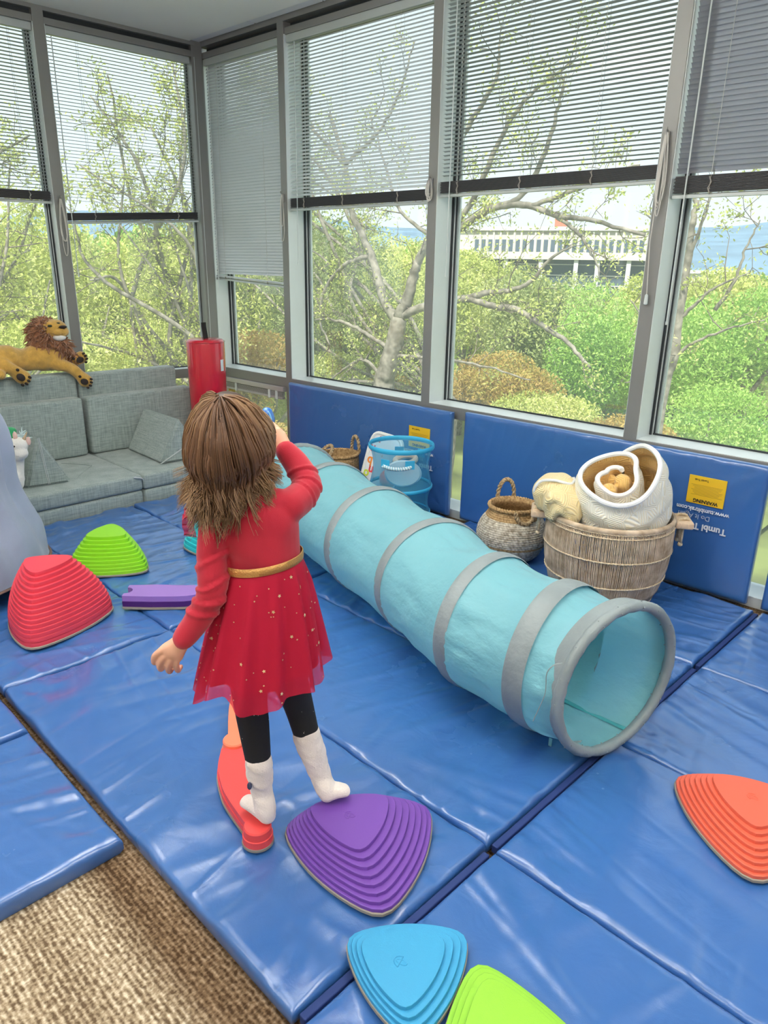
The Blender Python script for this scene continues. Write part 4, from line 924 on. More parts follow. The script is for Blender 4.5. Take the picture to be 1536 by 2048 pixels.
# ------------------------------------------------------------------ blue mesh hamper and letter board
MESH = see_through(mat('blue_mesh', (.08, .40, .62), .6), .58, (.78, .93, 1.0)); BLUT = mat('blue_tape', (.04, .42, .70), .55); 
mc = np.array([-2.44, 2.775]); mz = MT + .0065
mh = thing('mesh_hamper', (mc[0], mc[1], mz), 'blue pop-up mesh hamper with striped rope handles, before the upright mat', 'hamper')
mpf = [(.150, .004), (.152, .02), (.160, .085), (.150, .12), (.150, .17), (.166, .225), (.163, .25), (.150, .31), (.148, .36), (.160, .42), (.170, .445)]
MB().lathe([tuple(p) for p in spline(np.array(mpf), 40)], (*mc, mz), 64, closed=False).build('mesh_wall', MESH, mh, smooth=180)
MB().lathe([(.01, .002), (.150, .002), (.150, .006), (.01, .006)], (*mc, mz), 48).build('base', BLUT, mh, smooth=40)
for z, r, w in ((.085, .161, .005), (.228, .167, .010), (.444, .171, .013)):
    MB().lathe([(r, z - w), (r + .004, z - w * .5), (r + .004, z + w * .5), (r, z + w), (r - .004, z + w * .5), (r - .004, z - w * .5), (r, z - w)], (*mc, mz), 64, closed=False).build('hoop_tape', BLUT, mh, smooth=60)
STR = mat('rope_white', (.75, .80, .84), .7); STB = mat('rope_blue', (.25, .50, .62), .7)
va = math.atan2(-mc[1], -mc[0])
for ca in (va - .12, va + pi - .35):
    for s in (-1, 1):
        t = ca + s * .42; r = .152; n = np.array([cos(t), sin(t), 0]); e = np.array([-sin(t), cos(t), 0])
        MB().box(np.array([*mc, mz + .375]) + n * .156, (.004, .05, .045), R=[n, e, WZ], bev=.001).build('handle_patch', BLUT, mh, smooth=0)
    P = np.array([(mc[0] + (.166 + .014 * cos(x * 1.5)) * cos(ca + x), mc[1] + (.166 + .014 * cos(x * 1.5)) * sin(ca + x), mz + .372 - .012 * cos(x * 3.2)) for x in np.linspace(-.42, .42, 60)])
    for k, m in ((0, STR), (1, STB)):
        o = MB(); T = np.gradient(P, axis=0); T /= np.linalg.norm(T, axis=1)[:, None]; u = np.cross(T, WZ); w = np.cross(T, u); s = np.linspace(0, 12 * 2 * pi, 60) + pi * k
        o.tube(P + u * (.005 * np.cos(s))[:, None] + w * (.005 * np.sin(s))[:, None], .0058, n=6); o.build('rope_handle', m, mh, smooth=180)
inside = thing('white_tub', (mc[0] + .05, mc[1] - .06, mz + .24), 'white oval tub lying inside the blue mesh hamper', 'tub')
vd2 = np.array([cos(va), sin(va), 0]); rt2 = np.array([-vd2[1], vd2[0], 0]); oc2 = np.array([*mc, mz + .305]) + vd2 * .055 + rt2 * .012
axu = WZ * .92 + vd2 * -.2; axu /= np.linalg.norm(axu); axn = np.cross(rt2, axu)
Rr = [[oc2 + rt2 * (.098 * s * cos(t)) + axu * (.070 * s * sin(t)) + axn * d for t in np.linspace(0, 2 * pi, 40, endpoint=False)] for s, d in ((.05, .02), (.9, .02), (1, .01), (1, -.012), (.9, -.02), (.05, -.02))]
MB().rings(Rr, 0, True, True).build('tub_shell', mat('white_plastic', (.84, .86, .86), .35), inside, smooth=40)
toys = [((-.07, -.02, .25), (.050, .05, .05), (.75, .20, .16), 'coral toy ball inside the mesh hamper', 'toy_ball'), ((-.03, .07, .345), (.06, .055, .035), (.86, .62, .42), 'peach toy ring under the hamper rim', 'toy_ring'), ((.03, -.05, .10), (.07, .06, .055), (.06, .26, .62), 'dark blue toy block low in the mesh hamper', 'toy_block'), ((-.05, .03, .07), (.055, .06, .06), (.62, .12, .22), 'red toy ball at the bottom of the mesh hamper', 'toy_ball')]
for o, r, c, lab, nm in toys:
    m = MB(); p = np.array([*mc, mz]) + np.array(o)
    if nm == 'toy_ring': m.tube([p + np.array([.055 * cos(t), .055 * sin(t), .010 * sin(t)]) for t in np.linspace(0, 2 * pi, 40, endpoint=False)], .016, n=10, closed=True)
    elif nm == 'toy_block': m.box(p, np.array(r) * 1.4, bev=.012)
    else: ball(m, p, r, 20)
    tag(m.build(nm, mat(nm + '_paint%d' % int(c[0] * 99), c, .5)), lab, 'toy')
bd = thing('letter_board', (-2.72, 2.88, MT), 'white plastic letter board leaning behind the blue mesh hamper', 'board')
Lt = at_p(747, 862, (0, 2.975, 0), (0, 1, 0)); q_ = at_p(722, 958, (0, 2.895, 0), (0, 1, 0)); Lb = q_ + (q_ - Lt) * ((q_[2] - MT - .026) / (Lt[2] - q_[2]))
up_ = Lt - Lb; lh = np.linalg.norm(up_); up_ /= lh; ac = np.array([.97, .10, 0]); ac -= up_ * (ac @ up_); ac /= np.linalg.norm(ac); bn = np.cross(ac, up_); bn = bn if bn[1] < 0 else -bn
bc = Lb + up_ * lh / 2 + ac * .115
MB().box(bc, (.22, lh - .02, .008), R=[ac, up_, bn], bev=.003).build('board_sheet', WHT, bd, smooth=40)
cor = []
for k in range(40):
    t = 2 * pi * k / 40; x = .115 * np.sign(cos(t)) * abs(cos(t)) ** .35; y = lh / 2 * np.sign(sin(t)) * abs(sin(t)) ** .35; cor.append(bc + ac * x + up_ * y)
MB().tube(cor, .012, n=8, closed=True).build('board_frame', mat('white_tube', (.80, .80, .77), .4), bd)
for s, x, y, c in (('u', -.085, .10, (.75, .04, .05)), ('q', -.085, .03, (.85, .25, .03)), ('o', -.088, -.05, (.62, .70, .05)), ('u', -.060, -.02, (.75, .04, .05)), ('k', -.085, -.13, (.20, .55, .06)), ('r', -.04, .16, (.7, .05, .06)), ('e', -.02, .08, (.85, .25, .03))):
    text(bd, s, bc + ac * x + up_ * y + bn * .0045, ac if np.cross(ac, up_) @ bn > 0 else -ac, up_, .075, mat('letter_%s%d' % (s, int(c[0] * 100)), c, .5), name='letter', bold=.002, depth=.001)
# ------------------------------------------------------------------ outside: ground, trees, office building, hills
GZ = -6.5
BARK = straw('sycamore_bark', (.13, .11, .085), (.36, .32, .26), 9); BARKD = straw('twig_bark', (.10, .075, .06), (.24, .19, .15), 12)
LYG = leaf_mat('leaves_yellow_green', [(.26, .31, .06), (.46, .52, .12), (.64, .68, .20), (.74, .70, .32)])
LGR = leaf_mat('leaves_fresh_green', [(.14, .28, .045), (.27, .48, .08), (.44, .64, .14), (.58, .70, .24)])
LOL = leaf_mat('leaves_olive', [(.16, .22, .08), (.30, .37, .13), (.44, .50, .19), (.54, .54, .26)])
LRU = leaf_mat('leaves_rusty', [(.30, .16, .05), (.46, .30, .08), (.55, .40, .10), (.40, .40, .10)])
def leaf_cloud(cent, size, seed, droop=0.0):
    r = np.random.default_rng(seed); n = len(cent)
    d = r.normal(size=(n, 3)); d[:, 2] -= droop; d /= np.linalg.norm(d, axis=1)[:, None]
    e = np.cross(d, r.normal(size=(n, 3))); e /= np.linalg.norm(e, axis=1)[:, None]
    s = size * r.uniform(.6, 1.4, n)[:, None]
    V = np.stack([cent - d * s, cent + e * s * .42 - d * s * .1, cent + d * s, cent - e * s * .42 - d * s * .1], 1).reshape(-1, 3)
    return V, np.arange(4 * n).reshape(-1, 4), np.clip(r.normal(.5, .22, n), 0, 1)
def grow(segs, r, spread, n1, l1, n2, l2, up=.25):
    """twigs out of limbs: segs is a list of (points, radii); returns twig segments and leaf anchors"""
    tw, an = [], []
    for P, R in segs:
        P = np.array(P); L_ = np.linalg.norm(np.diff(P, axis=0), axis=1).sum()
        for _ in range(int(n1 * L_)):
            t = r.uniform(.08, 1); i = t * (len(P) - 1); k = min(int(i), len(P) - 2); p = P[k] + (P[k + 1] - P[k]) * (i - k)
            ax = P[k + 1] - P[k]; ax /= np.linalg.norm(ax) + 1e-9; d = ax * .5 + r.normal(size=3) * spread; d[2] += up; d /= np.linalg.norm(d)
            l = l1 * r.uniform(.4, 1.3); q = [p]
            for _s in range(4):
                d = d + r.normal(size=3) * .28; d[2] += .05; d /= np.linalg.norm(d); q.append(q[-1] + d * l / 4)
            q = np.array(q); tw.append((q, np.linspace(max(.004, min(.02, l * .011)), .003, 5)))
            for _k in range(n2):
                j = r.integers(1, 5); b = q[j]; dd = d + r.normal(size=3) * .9; dd /= np.linalg.norm(dd); ll = l2 * r.uniform(.4, 1.3)
                m = b + dd * ll * .5 + r.normal(size=3) * ll * .1; e = b + dd * ll; tw.append((np.array([b, m, e]), np.array([.005, .004, .002])))
                an += [m, e, b + dd * ll * .75]
            an += [q[-1], q[3]]
    return tw, np.array(an)
def tree(name, label, limbs, seed, leaf, lm, n1=6, l1=.9, n2=4, l2=.35, per=7, size=.045, spread=.8, clump=.10, bark=None, up=.25, group=None, thin=1.0):
    r = np.random.default_rng(seed); base = np.array(limbs[0][0][0], float)
    t = thing(name, base, label, 'tree', group)
    segs = []
    b = MB()
    for P, R in limbs:
        n = max(6, len(P) * 5); A = spline(np.column_stack([np.array(P, float), np.interp(np.linspace(0, 1, len(P)), np.linspace(0, 1, len(R)), R)]), n)
        A[1:-1, :3] += r.normal(size=(n - 2, 3)) * .007
        segs.append((A[:, :3], A[:, 3])); b.tube(A[:, :3], A[:, 3], n=8)
    b.build('trunk_and_limbs', bark or BARK, t, smooth=180)
    tw, an = grow(segs[1:] if len(segs) > 1 else segs, r, spread, n1, l1, n2, l2, up)
    m = MB()
    for q, R in tw: m.tube(q, R, n=4, cap=False)
    m.build('twigs', BARKD, t, smooth=0, kind='stuff', fix=False)
    k = r.integers(0, len(an), int(len(an) * per * thin)); c = an[k] + r.normal(size=(len(k), 3)) * clump
    V, Q, T = leaf_cloud(c, size, seed + 1, .2); raw_mesh('foliage', V, Q, lm, t, tint=T, kind='stuff')
    return t
def bush(name, label, c, rad3, n, size, lm, seed, group=None, trunk=True, cat='tree', droop=.3, lobes=9):
    """dense crown: leaves massed on lobes round a short trunk"""
    r = np.random.default_rng(seed); c = np.array(c, float); rad3 = np.array(rad3, float)
    t = thing(name, (c[0], c[1], GZ), label, cat, group)
    if trunk:
        b = MB(); b.tube([(c[0], c[1], GZ - .3), (c[0] + .1, c[1], (GZ + c[2]) / 2), (c[0], c[1] + .05, c[2])], [.05 * rad3[0] + .05, .04 * rad3[0] + .04, .03], n=8)
        for _ in range(7):
            d = r.normal(size=3); d[2] = abs(d[2]) + .2; d /= np.linalg.norm(d); e = c + d * rad3 * .75; s = np.array([c[0], c[1], c[2] - rad3[2] * .7])
            b.tube([s, (s + e) / 2 + r.normal(size=3) * .08 * rad3, e], [.03 * rad3[0] + .02, .02 * rad3[0] + .015, .012], n=6)
        b.build('trunk_and_limbs', BARK, t, smooth=180)
    L_ = r.normal(size=(lobes, 3)); L_ /= np.linalg.norm(L_, axis=1)[:, None]; L_[:, 2] = np.where(L_[:, 2] < -.3, -L_[:, 2], L_[:, 2])
    lc = c + L_ * rad3 * .55; k = r.integers(0, lobes, n); d = r.normal(size=(n, 3)); d /= np.linalg.norm(d, axis=1)[:, None]
    p = lc[k] + d * rad3 * .5 * r.uniform(.45, 1.0, n)[:, None] ** .5
    V, Q, T = leaf_cloud(p, size, seed + 1, droop); T = np.clip(T * .7 + .15 * ((k % 3) - .5) + .15, 0, 1)
    raw_mesh('foliage', V, Q, lm, t, tint=T, kind='stuff')
    return t
# sloping ground
gx = np.linspace(-160, 160, 60); gy = np.linspace(4.2, 420, 60); GX, GY = np.meshgrid(gx, gy, indexing='ij')
GH = GZ + .6 * wav(GX, GY, 3, .08) - np.clip((GY - 20) * .01, 0, 3)
idx = np.arange(3600).reshape(60, 60); Qg = np.stack([idx[:-1, :-1], idx[1:, :-1], idx[1:, 1:], idx[:-1, 1:]], -1).reshape(-1, 4)
GRN_ = mat('meadow', (.17, .20, .06), .95, var=.5, vscale=.4, detail=6)
raw_mesh('ground', np.stack([GX, GY, GH], -1).reshape(-1, 3), Qg, GRN_, kind='structure', smooth=True)
gx = np.linspace(-420, -6, 60); gy = np.linspace(-120, 300, 60); GX, GY = np.meshgrid(gx, gy, indexing='ij'); keep = None
raw_mesh('ground', np.stack([GX, GY, GZ - .3 + .6 * wav(GX, GY, 4, .08)], -1).reshape(-1, 3), Qg, GRN_, kind='structure', smooth=True)
def hy(px, py, y): return at_p(px, py, (0, y, 0), (0, 1, 0))
def hx(px, py, x): return at_p(px, py, (x, 0, 0), (1, 0, 0))
def down(p): return [np.array([p[0] - .1, p[1], GZ - .2]), (np.array([p[0] - .1, p[1], GZ]) + p) / 2]
# sycamore close outside the pale blind and the office view
Y1 = 9.0
def W(*pts, y=Y1, dy=0.0): return [hy(a, b, y + dy * i / max(1, len(pts) - 1)) for i, (a, b) in enumerate(pts)]
tk = W((765, 800), (775, 740), (788, 690), (798, 635))
L1 = [(down(tk[0]) + tk, [.24, .20, .17, .155, .13])]
for P, R in ((W((798, 635), (818, 590), (830, 540), (842, 510), (860, 470), (880, 400)), (.15, .10, .06)),
             (W((793, 640), (770, 605), (757, 560), (742, 510), (722, 465), (700, 415), (690, 330), (660, 230)), (.12, .09, .04)),
             (W((798, 635), (835, 618), (880, 608), (920, 600), (980, 585), (1020, 582)), (.11, .08, .05)),
             (W((880, 608), (930, 597), (985, 612), (1040, 622), (1090, 655), (1130, 680), (1165, 720), (1180, 735)), (.08, .06, .03)),
             (W((860, 470), (905, 466), (950, 435), (1000, 412), (1060, 412), (1110, 430), (1180, 440), (1290, 470)), (.10, .07, .03)),
             (W((1000, 412), (1040, 395), (1080, 330), (1110, 240), (1130, 150)), (.06, .05, .02)),
             (W((1060, 412), (1140, 385), (1210, 350), (1280, 330)), (.05, .04, .015)),
             (W((905, 466), (960, 370), (1000, 280), (1060, 190), (1150, 120)), (.07, .05, .02)),
             (W((880, 400), (900, 320), (945, 240), (990, 160), (1000, 80)), (.07, .05, .02)),
             (W((1020, 582), (1060, 565), (1100, 520), (1150, 490)), (.05, .04, .015)),
             (W((742, 510), (690, 530), (650, 580), (640, 640), (660, 690)), (.06, .045, .02)),
             (W((785, 700), (720, 660), (670, 640), (630, 640)), (.06, .045, .02)),
             (W((770, 760), (730, 720), (700, 730), (660, 760)), (.05, .04, .02)),
             (W((765, 720), (800, 712), (850, 715), (900, 720), (980, 735), (1060, 760)), (.05, .035, .015)),
             (W((690, 330), (620, 250), (600, 180), (560, 120)), (.05, .03, .015)),
             (W((700, 415), (640, 400), (600, 420), (560, 470)), (.05, .03, .015)),
             (W((690, 330), (760, 260), (800, 180), (830, 80)), (.05, .03, .015)),
             (W((860, 470), (800, 420), (770, 330), (740, 230)), (.05, .03, .015)),
             (W((1110, 430), (1160, 470), (1190, 520), (1200, 560)), (.04, .03, .012))):
    L1.append((P, [q * .68 for q in R]))
tree('sycamore_tree', 'big pale trunked sycamore with spreading limbs just outside the middle windows', L1, 11, None, LYG, n1=3.4, l1=.75, n2=5, l2=.28, per=5.2, size=.027, clump=.07)
# slender tree in the rightmost window
Y2 = 11.0
tk = W((1322, 800), (1345, 720), (1356, 640), (1372, 540), (1385, 450), (1395, 400), y=Y2)
L2 = [(down(tk[0]) + tk, [.12, .09, .07, .035])]
for P in (W((1345, 690), (1340, 620), (1330, 560)), W((1372, 560), (1340, 500), (1310, 450), (1290, 420)), W((1378, 520), (1400, 460), (1420, 400), (1430, 330)), W((1356, 640), (1400, 600), (1440, 570), (1500, 545)), W((1345, 720), (1380, 690), (1450, 660), (1530, 640)), W((1350, 680), (1300, 650), (1260, 600)), W((1330, 780), (1290, 760), (1250, 765)), W((1395, 420), (1380, 350), (1400, 280)), W((1430, 620), (1470, 560), (1490, 500), (1520, 440))):
    L2.append(([p * [1, 1, 1] + [0, Y2 - Y1, 0] if False else EYE + (p - EYE) * (Y2 / Y1) for p in P], [.032, .02, .009]))
tree('slender_tree', 'slender sparse young tree seen through the rightmost window', L2, 21, None, LYG, n1=3.6, l1=.7, n2=4, l2=.26, per=5.0, size=.030, clump=.07)
# leafy trees outside the two left-hand windows: limbs rising to the right and fanning out
def fan(base, spots, seed, rr=(.16, .05)):
    r = np.random.default_rng(seed); base = np.array(base, float); top = np.array([base[0], base[1], -1.2]); L_ = [([base, (base + top) / 2 + r.normal(size=3) * .15, top], [rr[0] * 1.5, rr[0] * 1.2, rr[0]])]
    for s in spots:
        s = np.array(s); m1 = top + (s - top) * .35 + r.normal(size=3) * .35; m2 = top + (s - top) * .7 + r.normal(size=3) * .35
        L_.append(([top + r.normal(size=3) * .05, m1, m2, s], [rr[1], rr[1] * .7, .012]))
    return L_
def WX(x, *pts): return [hx(a, b, x) for a, b in pts]
X1 = -10.5
tree('leafy_tree', 'tall yellow green tree whose twigs rise behind the red cylinder', fan((-10.4, 6.8, GZ), WX(X1, (180, 190), (215, 150), (250, 330), (300, 250), (345, 120), (372, 200), (385, 330), (160, 330), (140, 420), (330, 420), (240, 450), (400, 470), (180, 560), (260, 600), (340, 560), (390, 620), (150, 680)), 31), 32, None, LYG, n1=3.2, l1=.75, n2=5, l2=.26, per=4.6, size=.030, clump=.06)
tree('leafy_tree', 'yellow green tree filling the window behind the toy lion', fan((-11.3, 2.6, GZ), WX(-11.3, (-60, 250), (-20, 330), (20, 330), (60, 270), (80, 380), (-80, 430), (0, 470), (60, 500), (100, 560), (-30, 580), (40, 640), (-100, 600), (130, 690)), 33), 34, None, LYG, n1=3.2, l1=.75, n2=5, l2=.26, per=4.6, size=.031, clump=.06)
tree('leafy_tree', 'olive green tree outside the narrow corner window', fan((-8.6, 11.2, GZ), [hy(a, b, 11.2) for a, b in ((440, 180), (470, 260), (510, 150), (540, 260), (480, 380), (545, 420), (430, 480), (500, 520), (560, 560), (450, 620), (520, 680), (580, 330), (600, 480))], 35), 36, None, LOL, n1=3.0, l1=.75, n2=5, l2=.26, per=5, size=.030, clump=.06)
# crowns behind them
Rn = np.random.default_rng(77)
def at_dist(px, py, D): 
    d = ray(px, py); return EYE + d * (D / np.hypot(d[0], d[1]))
BS = [  # px and py of the crown's top, distance, radius, squash, leaf count, leaf size, material, label
    (1215, 588, 26, 2.5, 1.0, 15000, .085, LGR, 'bright fresh green feathery tree right of the bare branches'),
    (1115, 560, 34, 3.2, .9, 9000, .12, LOL, 'round dark green tree below the office building'),
    (1035, 552, 30, 2.6, .9, 8000, .11, LOL, 'olive tree left of the bright green tree'),
    (1000, 700, 20, 1.8, .7, 9000, .07, LRU, 'low yellow orange shrub below the long bare branch'),
    (1090, 775, 18, 1.6, .7, 9000, .06, LYG, 'low pale green shrub under the office view, at the sill'),
    (1250, 832, 16, 1.4, .6, 8000, .055, LRU, 'rusty tipped shrub at the sill, left of the right-hand mullion'),
    (1450, 765, 18, 2.0, .8, 11000, .06, LGR, 'green shrub low in the rightmost window'),
    (1390, 622, 30, 2.8, .9, 9000, .11, LGR, 'fresh green tree behind the slender tree'),
    (1500, 580, 24, 2.4, .9, 9000, .09, LGR, 'bright green crown at the right edge of the view'),
    (1450, 548, 46, 3.6, .8, 7000, .16, LYG, 'pale green distant tree below the blue hills'),
    (1330, 556, 50, 4.0, .8, 7000, .17, LYG, 'pale distant tree just right of the right-hand mullion'),
    (700, 480, 24, 3.0, 1.0, 10000, .09, LYG, 'yellow green tree behind the sycamore trunk'),
    (640, 455, 22, 2.6, 1.0, 10000, .085, LOL, 'olive green tree left of the sycamore trunk'),
    (820, 490, 30, 3.0, .9, 8000, .12, LYG, 'yellow green tree right of the sycamore trunk'),
    (650, 705, 17, 1.7, .7, 10000, .06, LYG, 'low shrub at the foot of the view, above the mesh hamper'),
    (820, 725, 18, 1.7, .7, 9000, .06, LRU, 'rusty shrub low behind the middle mullion'),
    (930, 560, 36, 3.4, .9, 7000, .13, LYG, 'pale tree behind the forked branch'),
    (950, 512, 70, 5.0, .8, 6000, .24, LYG, 'far pale tree left of the office building'),
    (260, 452, 20, 3.0, 1.0, 12000, .08, LYG, 'yellow green crown behind the left twigs'),
    (360, 468, 19, 2.4, 1.0, 10000, .075, LYG, 'yellow green crown beside the corner post'),
    (150, 470, 19, 2.6, 1.0, 11000, .075, LYG, 'yellow green crown right of the left mullion'),
    (40, 445, 20, 3.0, 1.0, 12000, .08, LYG, 'yellow green crown at the left edge above the toy lion'),
    (-80, 460, 19, 2.8, 1.0, 9000, .08, LYG, 'yellow green crown outside beyond the left edge'),
    (480, 445, 20, 2.6, 1.0, 10000, .08, LOL, 'olive crown filling the narrow corner window'),
    (560, 455, 26, 3.0, 1.0, 8000, .10, LOL, 'olive crown behind the second mullion'),
    (300, 640, 15, 1.8, .8, 9000, .06, LYG, 'low crown above the sofa back, by the red cylinder'),
    (80, 640, 15, 1.8, .8, 8000, .06, LYG, 'low crown behind the toy lion'),
    (500, 660, 15, 1.7, .8, 8000, .06, LRU, 'rusty shrub low in the narrow corner window'),
    (520, 845, 11, 1.5, .7, 9000, .045, LRU, 'rusty orange shrub seen through the low corner pane')]
for i, (px, py, D, r, sq, n, ls, lm, lab) in enumerate(BS):
    c = at_dist(px, py, D) - [0, 0, r * sq * 1.0]
    low = lab.startswith('low') or 'shrub' in lab
    bush('shrub' if low else 'tree', lab, c, (r, r, r * sq * (1.15 if not low else 1)), int(n * 1.9), ls * .70, lm, 300 + i * 3, cat='shrub' if low else 'tree', trunk=True)
# distant woodland: one crown copied
far = []
def far_tree(lab, lm, seed):
    t = bush('distant_tree', lab, (0, 0, 0), (3.4, 3.4, 3.0), 2600, .30, lm, seed, group='woodland beyond the near trees', trunk=True, lobes=7)
    return t
prot = [far_tree(a + ' tree of the woodland beyond the near trees', lm, 900 + k) for k, (a, lm) in enumerate((('pale yellow green', LYG), ('dull olive green', LOL), ('fresh green', LGR)))]
def dup(root, loc, rz, s):
    r = root.copy(); C.objects.link(r); r.location = loc; r.rotation_euler = (0, 0, rz); r.scale = (s, s, s)
    for ch in root.children:
        c = ch.copy(); C.objects.link(c); c.parent = r
    return r
k = 0; spots = []
for D, n in ((44, 17), (64, 19), (88, 20), (132, 24)):
    for j in range(n):
        px = -420 + 2250 * (j + Rn.uniform(-.3, .3)) / n; s = Rn.uniform(.85, 1.2) * (1 + (D - 44) / 110)
        if D > 100 and 830 < px < 1400: continue
        top = Rn.uniform(-8, 16) + (455 if px < 600 else 490 if px < 860 else {44: 600, 64: 582, 88: 566, 132: 545}[D] if px < 1320 else {44: 600, 64: 580, 88: 562, 132: 548}[D])
        where = 'left-hand windows' if px < 420 else 'middle windows' if px < 880 else 'wide office view window' if px < 1330 else 'rightmost window'
        spots.append((at_dist(px, top, D) - [0, 0, 3.2 * s], D, s, '%s tree of the %s of woodland, through the %s' % ('%s', {44: 'nearest row', 64: 'second row', 88: 'third row', 132: 'farthest row'}[D], where)))
for c, D, s, lab in spots:
    p = prot[k % 3]; lab = lab % ('pale yellow green', 'dull olive green', 'fresh green')[k % 3]
    if k < 3: p.location = (c[0], c[1], 0); p.scale = (s, s, s); p.location.z = c[2] + GZ * s; p['label'] = lab
    else: dup(p, (c[0], c[1], c[2] + GZ * s), Rn.uniform(0, 6.28), s)['label'] = lab
    k += 1
# office building
CON = mat('pale_concrete', (.66, .62, .56), .8, var=.06, vscale=.4); GLB = mat('office_glass', (.10, .14, .19), .15, spec=.6); PIER = mat('white_pier', (.72, .72, .70), .7); RDB = mat('red_roof_unit', (.72, .16, .10), .7)
D0 = 105.0; fd = ray(1120, 480); fd = np.array([fd[0], fd[1], 0]); fd /= np.linalg.norm(fd); fr = np.array([fd[1], -fd[0], 0]); yaw = rad(-6); fr, fd = fr * cos(yaw) + fd * sin(yaw), fd * cos(yaw) - fr * sin(yaw)
oc0 = fd * D0
def bpnt(px, py): return at_p(px, py, oc0, fd)
def loc_(p): return float((p - oc0) @ fr), float(p[2])
x0, zt0 = loc_(bpnt(920, 455)); x1, zt1 = loc_(bpnt(1345, 470)); zt0 = loc_(bpnt(1120, 459))[1]; zb_ = loc_(bpnt(1180, 517))[1]; zw0 = loc_(bpnt(1200, 505))[1]; zw1 = loc_(bpnt(1200, 480))[1]
ob = thing('office_building', oc0 + np.array([0, 0, GZ]) , 'white office building with a row of windows and dark ground floor glass, beyond the trees', 'building')
def bb2_(xa, xb, d0, d1, za, zb): return MB().box(oc0 + fr * (xa + xb) / 2 + fd * (d0 + d1) / 2 + WZ * (za + zb) / 2, (xb - xa, d1 - d0, zb - za), R=[fr, fd, WZ])
bb2_(x0, x1, 0, 18, zb_, zt0).build('upper_storey', CON, ob, smooth=0)
bb2_(x0 - .3, x1 + .3, -.4, 18.4, zt0 - .15, zt0 + .35).build('parapet', PIER, ob, smooth=0)
bb2_(x0, x1, -.5, .2, zb_ - .2, zb_ + .35).build('floor_band', CON, ob, smooth=0)
bb2_(x0 + 1, x1 - 1, 1.2, 17, GZ - 3, zb_).build('glass_front', GLB, ob, smooth=0)
sx_ = (loc_(bpnt(1238, 490))[0] - loc_(bpnt(1208, 490))[0]) / 2; xa = loc_(bpnt(1208, 490))[0]
for j in range(-18, 9):
    xx = xa + j * sx_
    if xx < x0 + .5 or xx > x1 - 1: continue
    bb2_(xx - sx_ * .3, xx + sx_ * .3, -.02, .3, zw0, zw1).build('window', GLB, ob, smooth=0)
    bb2_(xx + sx_ * .36, xx + sx_ * .62, -.22, .1, zb_ + .3, zt0 - .1).build('pier', CON, ob, smooth=0)
for px in (950, 1010, 1080, 1150, 1193, 1255, 1310):
    q = loc_(bpnt(px, 550))[0]; bb2_(q - .28, q + .28, -.2, .4, GZ - 3, zb_).build('column', PIER, ob, smooth=0)
for py in (530, 552, 572):
    q = loc_(bpnt(1190, py))[1]; bb2_(x0 + 1, x1 - 1, 1.08, 1.25, q - .06, q + .06).build('transom', PIER, ob, smooth=0)
xr, zr = loc_(bpnt(1117, 452)); bb2_(xr - .75, xr + .75, 2, 4, zt0, zt0 + 1.6).build('roof_unit', RDB, ob, smooth=0)
# low white roofs beyond the right-hand window
for px, py, w, d in ((1440, 552, 5, 88), (1400, 545, 6, 70), (1490, 590, 5, 56)):
    c = at_dist(px, py, d); b = MB().box((c[0], c[1], c[2] - 1.5), (w, 6, 3.0), R=[fr, fd, WZ]); t = thing('low_building', (c[0], c[1], c[2] - 3), 'low white roofed building among the trees at %s' % ({1440: 'the foot of the hills', 1400: 'the right of the slender trunk, mid height', 1490: 'the right edge of the view'}[px]), 'building'); b.build('wall', PIER, t, smooth=0)
    MB().box((c[0], c[1], c[2] + .05), (w + .5, 6.5, .25), R=[fr, fd, WZ]).build('roof', PIER, t, smooth=0)
# street lamp behind the sycamore
lp = at_dist(795, 600, 26); lm_ = thing('street_lamp', (lp[0], lp[1], GZ), 'white street lamp pole just right of the sycamore trunk', 'lamp')
MB().tube([(lp[0], lp[1], GZ - .2), (lp[0], lp[1], lp[2])], [.07, .05], n=8).build('pole', PIER, lm_); MB().tube([(lp[0], lp[1], lp[2]), (lp[0] - .4, lp[1] - .3, lp[2] + .05)], .05, n=6).build('lamp_head', PIER, lm_)
# hills on the horizon, distance haze mixed into their blue base colour
HB = mat('hill_haze_blue', (.15, .24, .33), 1.0, var=.22, vscale=.02, detail=8)
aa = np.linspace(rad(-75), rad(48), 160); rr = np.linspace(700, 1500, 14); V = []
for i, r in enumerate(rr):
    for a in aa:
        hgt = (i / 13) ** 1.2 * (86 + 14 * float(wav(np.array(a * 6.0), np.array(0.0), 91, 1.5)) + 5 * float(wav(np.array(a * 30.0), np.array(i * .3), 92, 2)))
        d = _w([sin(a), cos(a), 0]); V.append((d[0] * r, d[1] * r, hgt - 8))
idx = np.arange(14 * 160).reshape(14, 160); raw_mesh('hills', V, np.stack([idx[:-1, :-1], idx[1:, :-1], idx[1:, 1:], idx[:-1, 1:]], -1).reshape(-1, 4), HB, kind='structure', smooth=True)
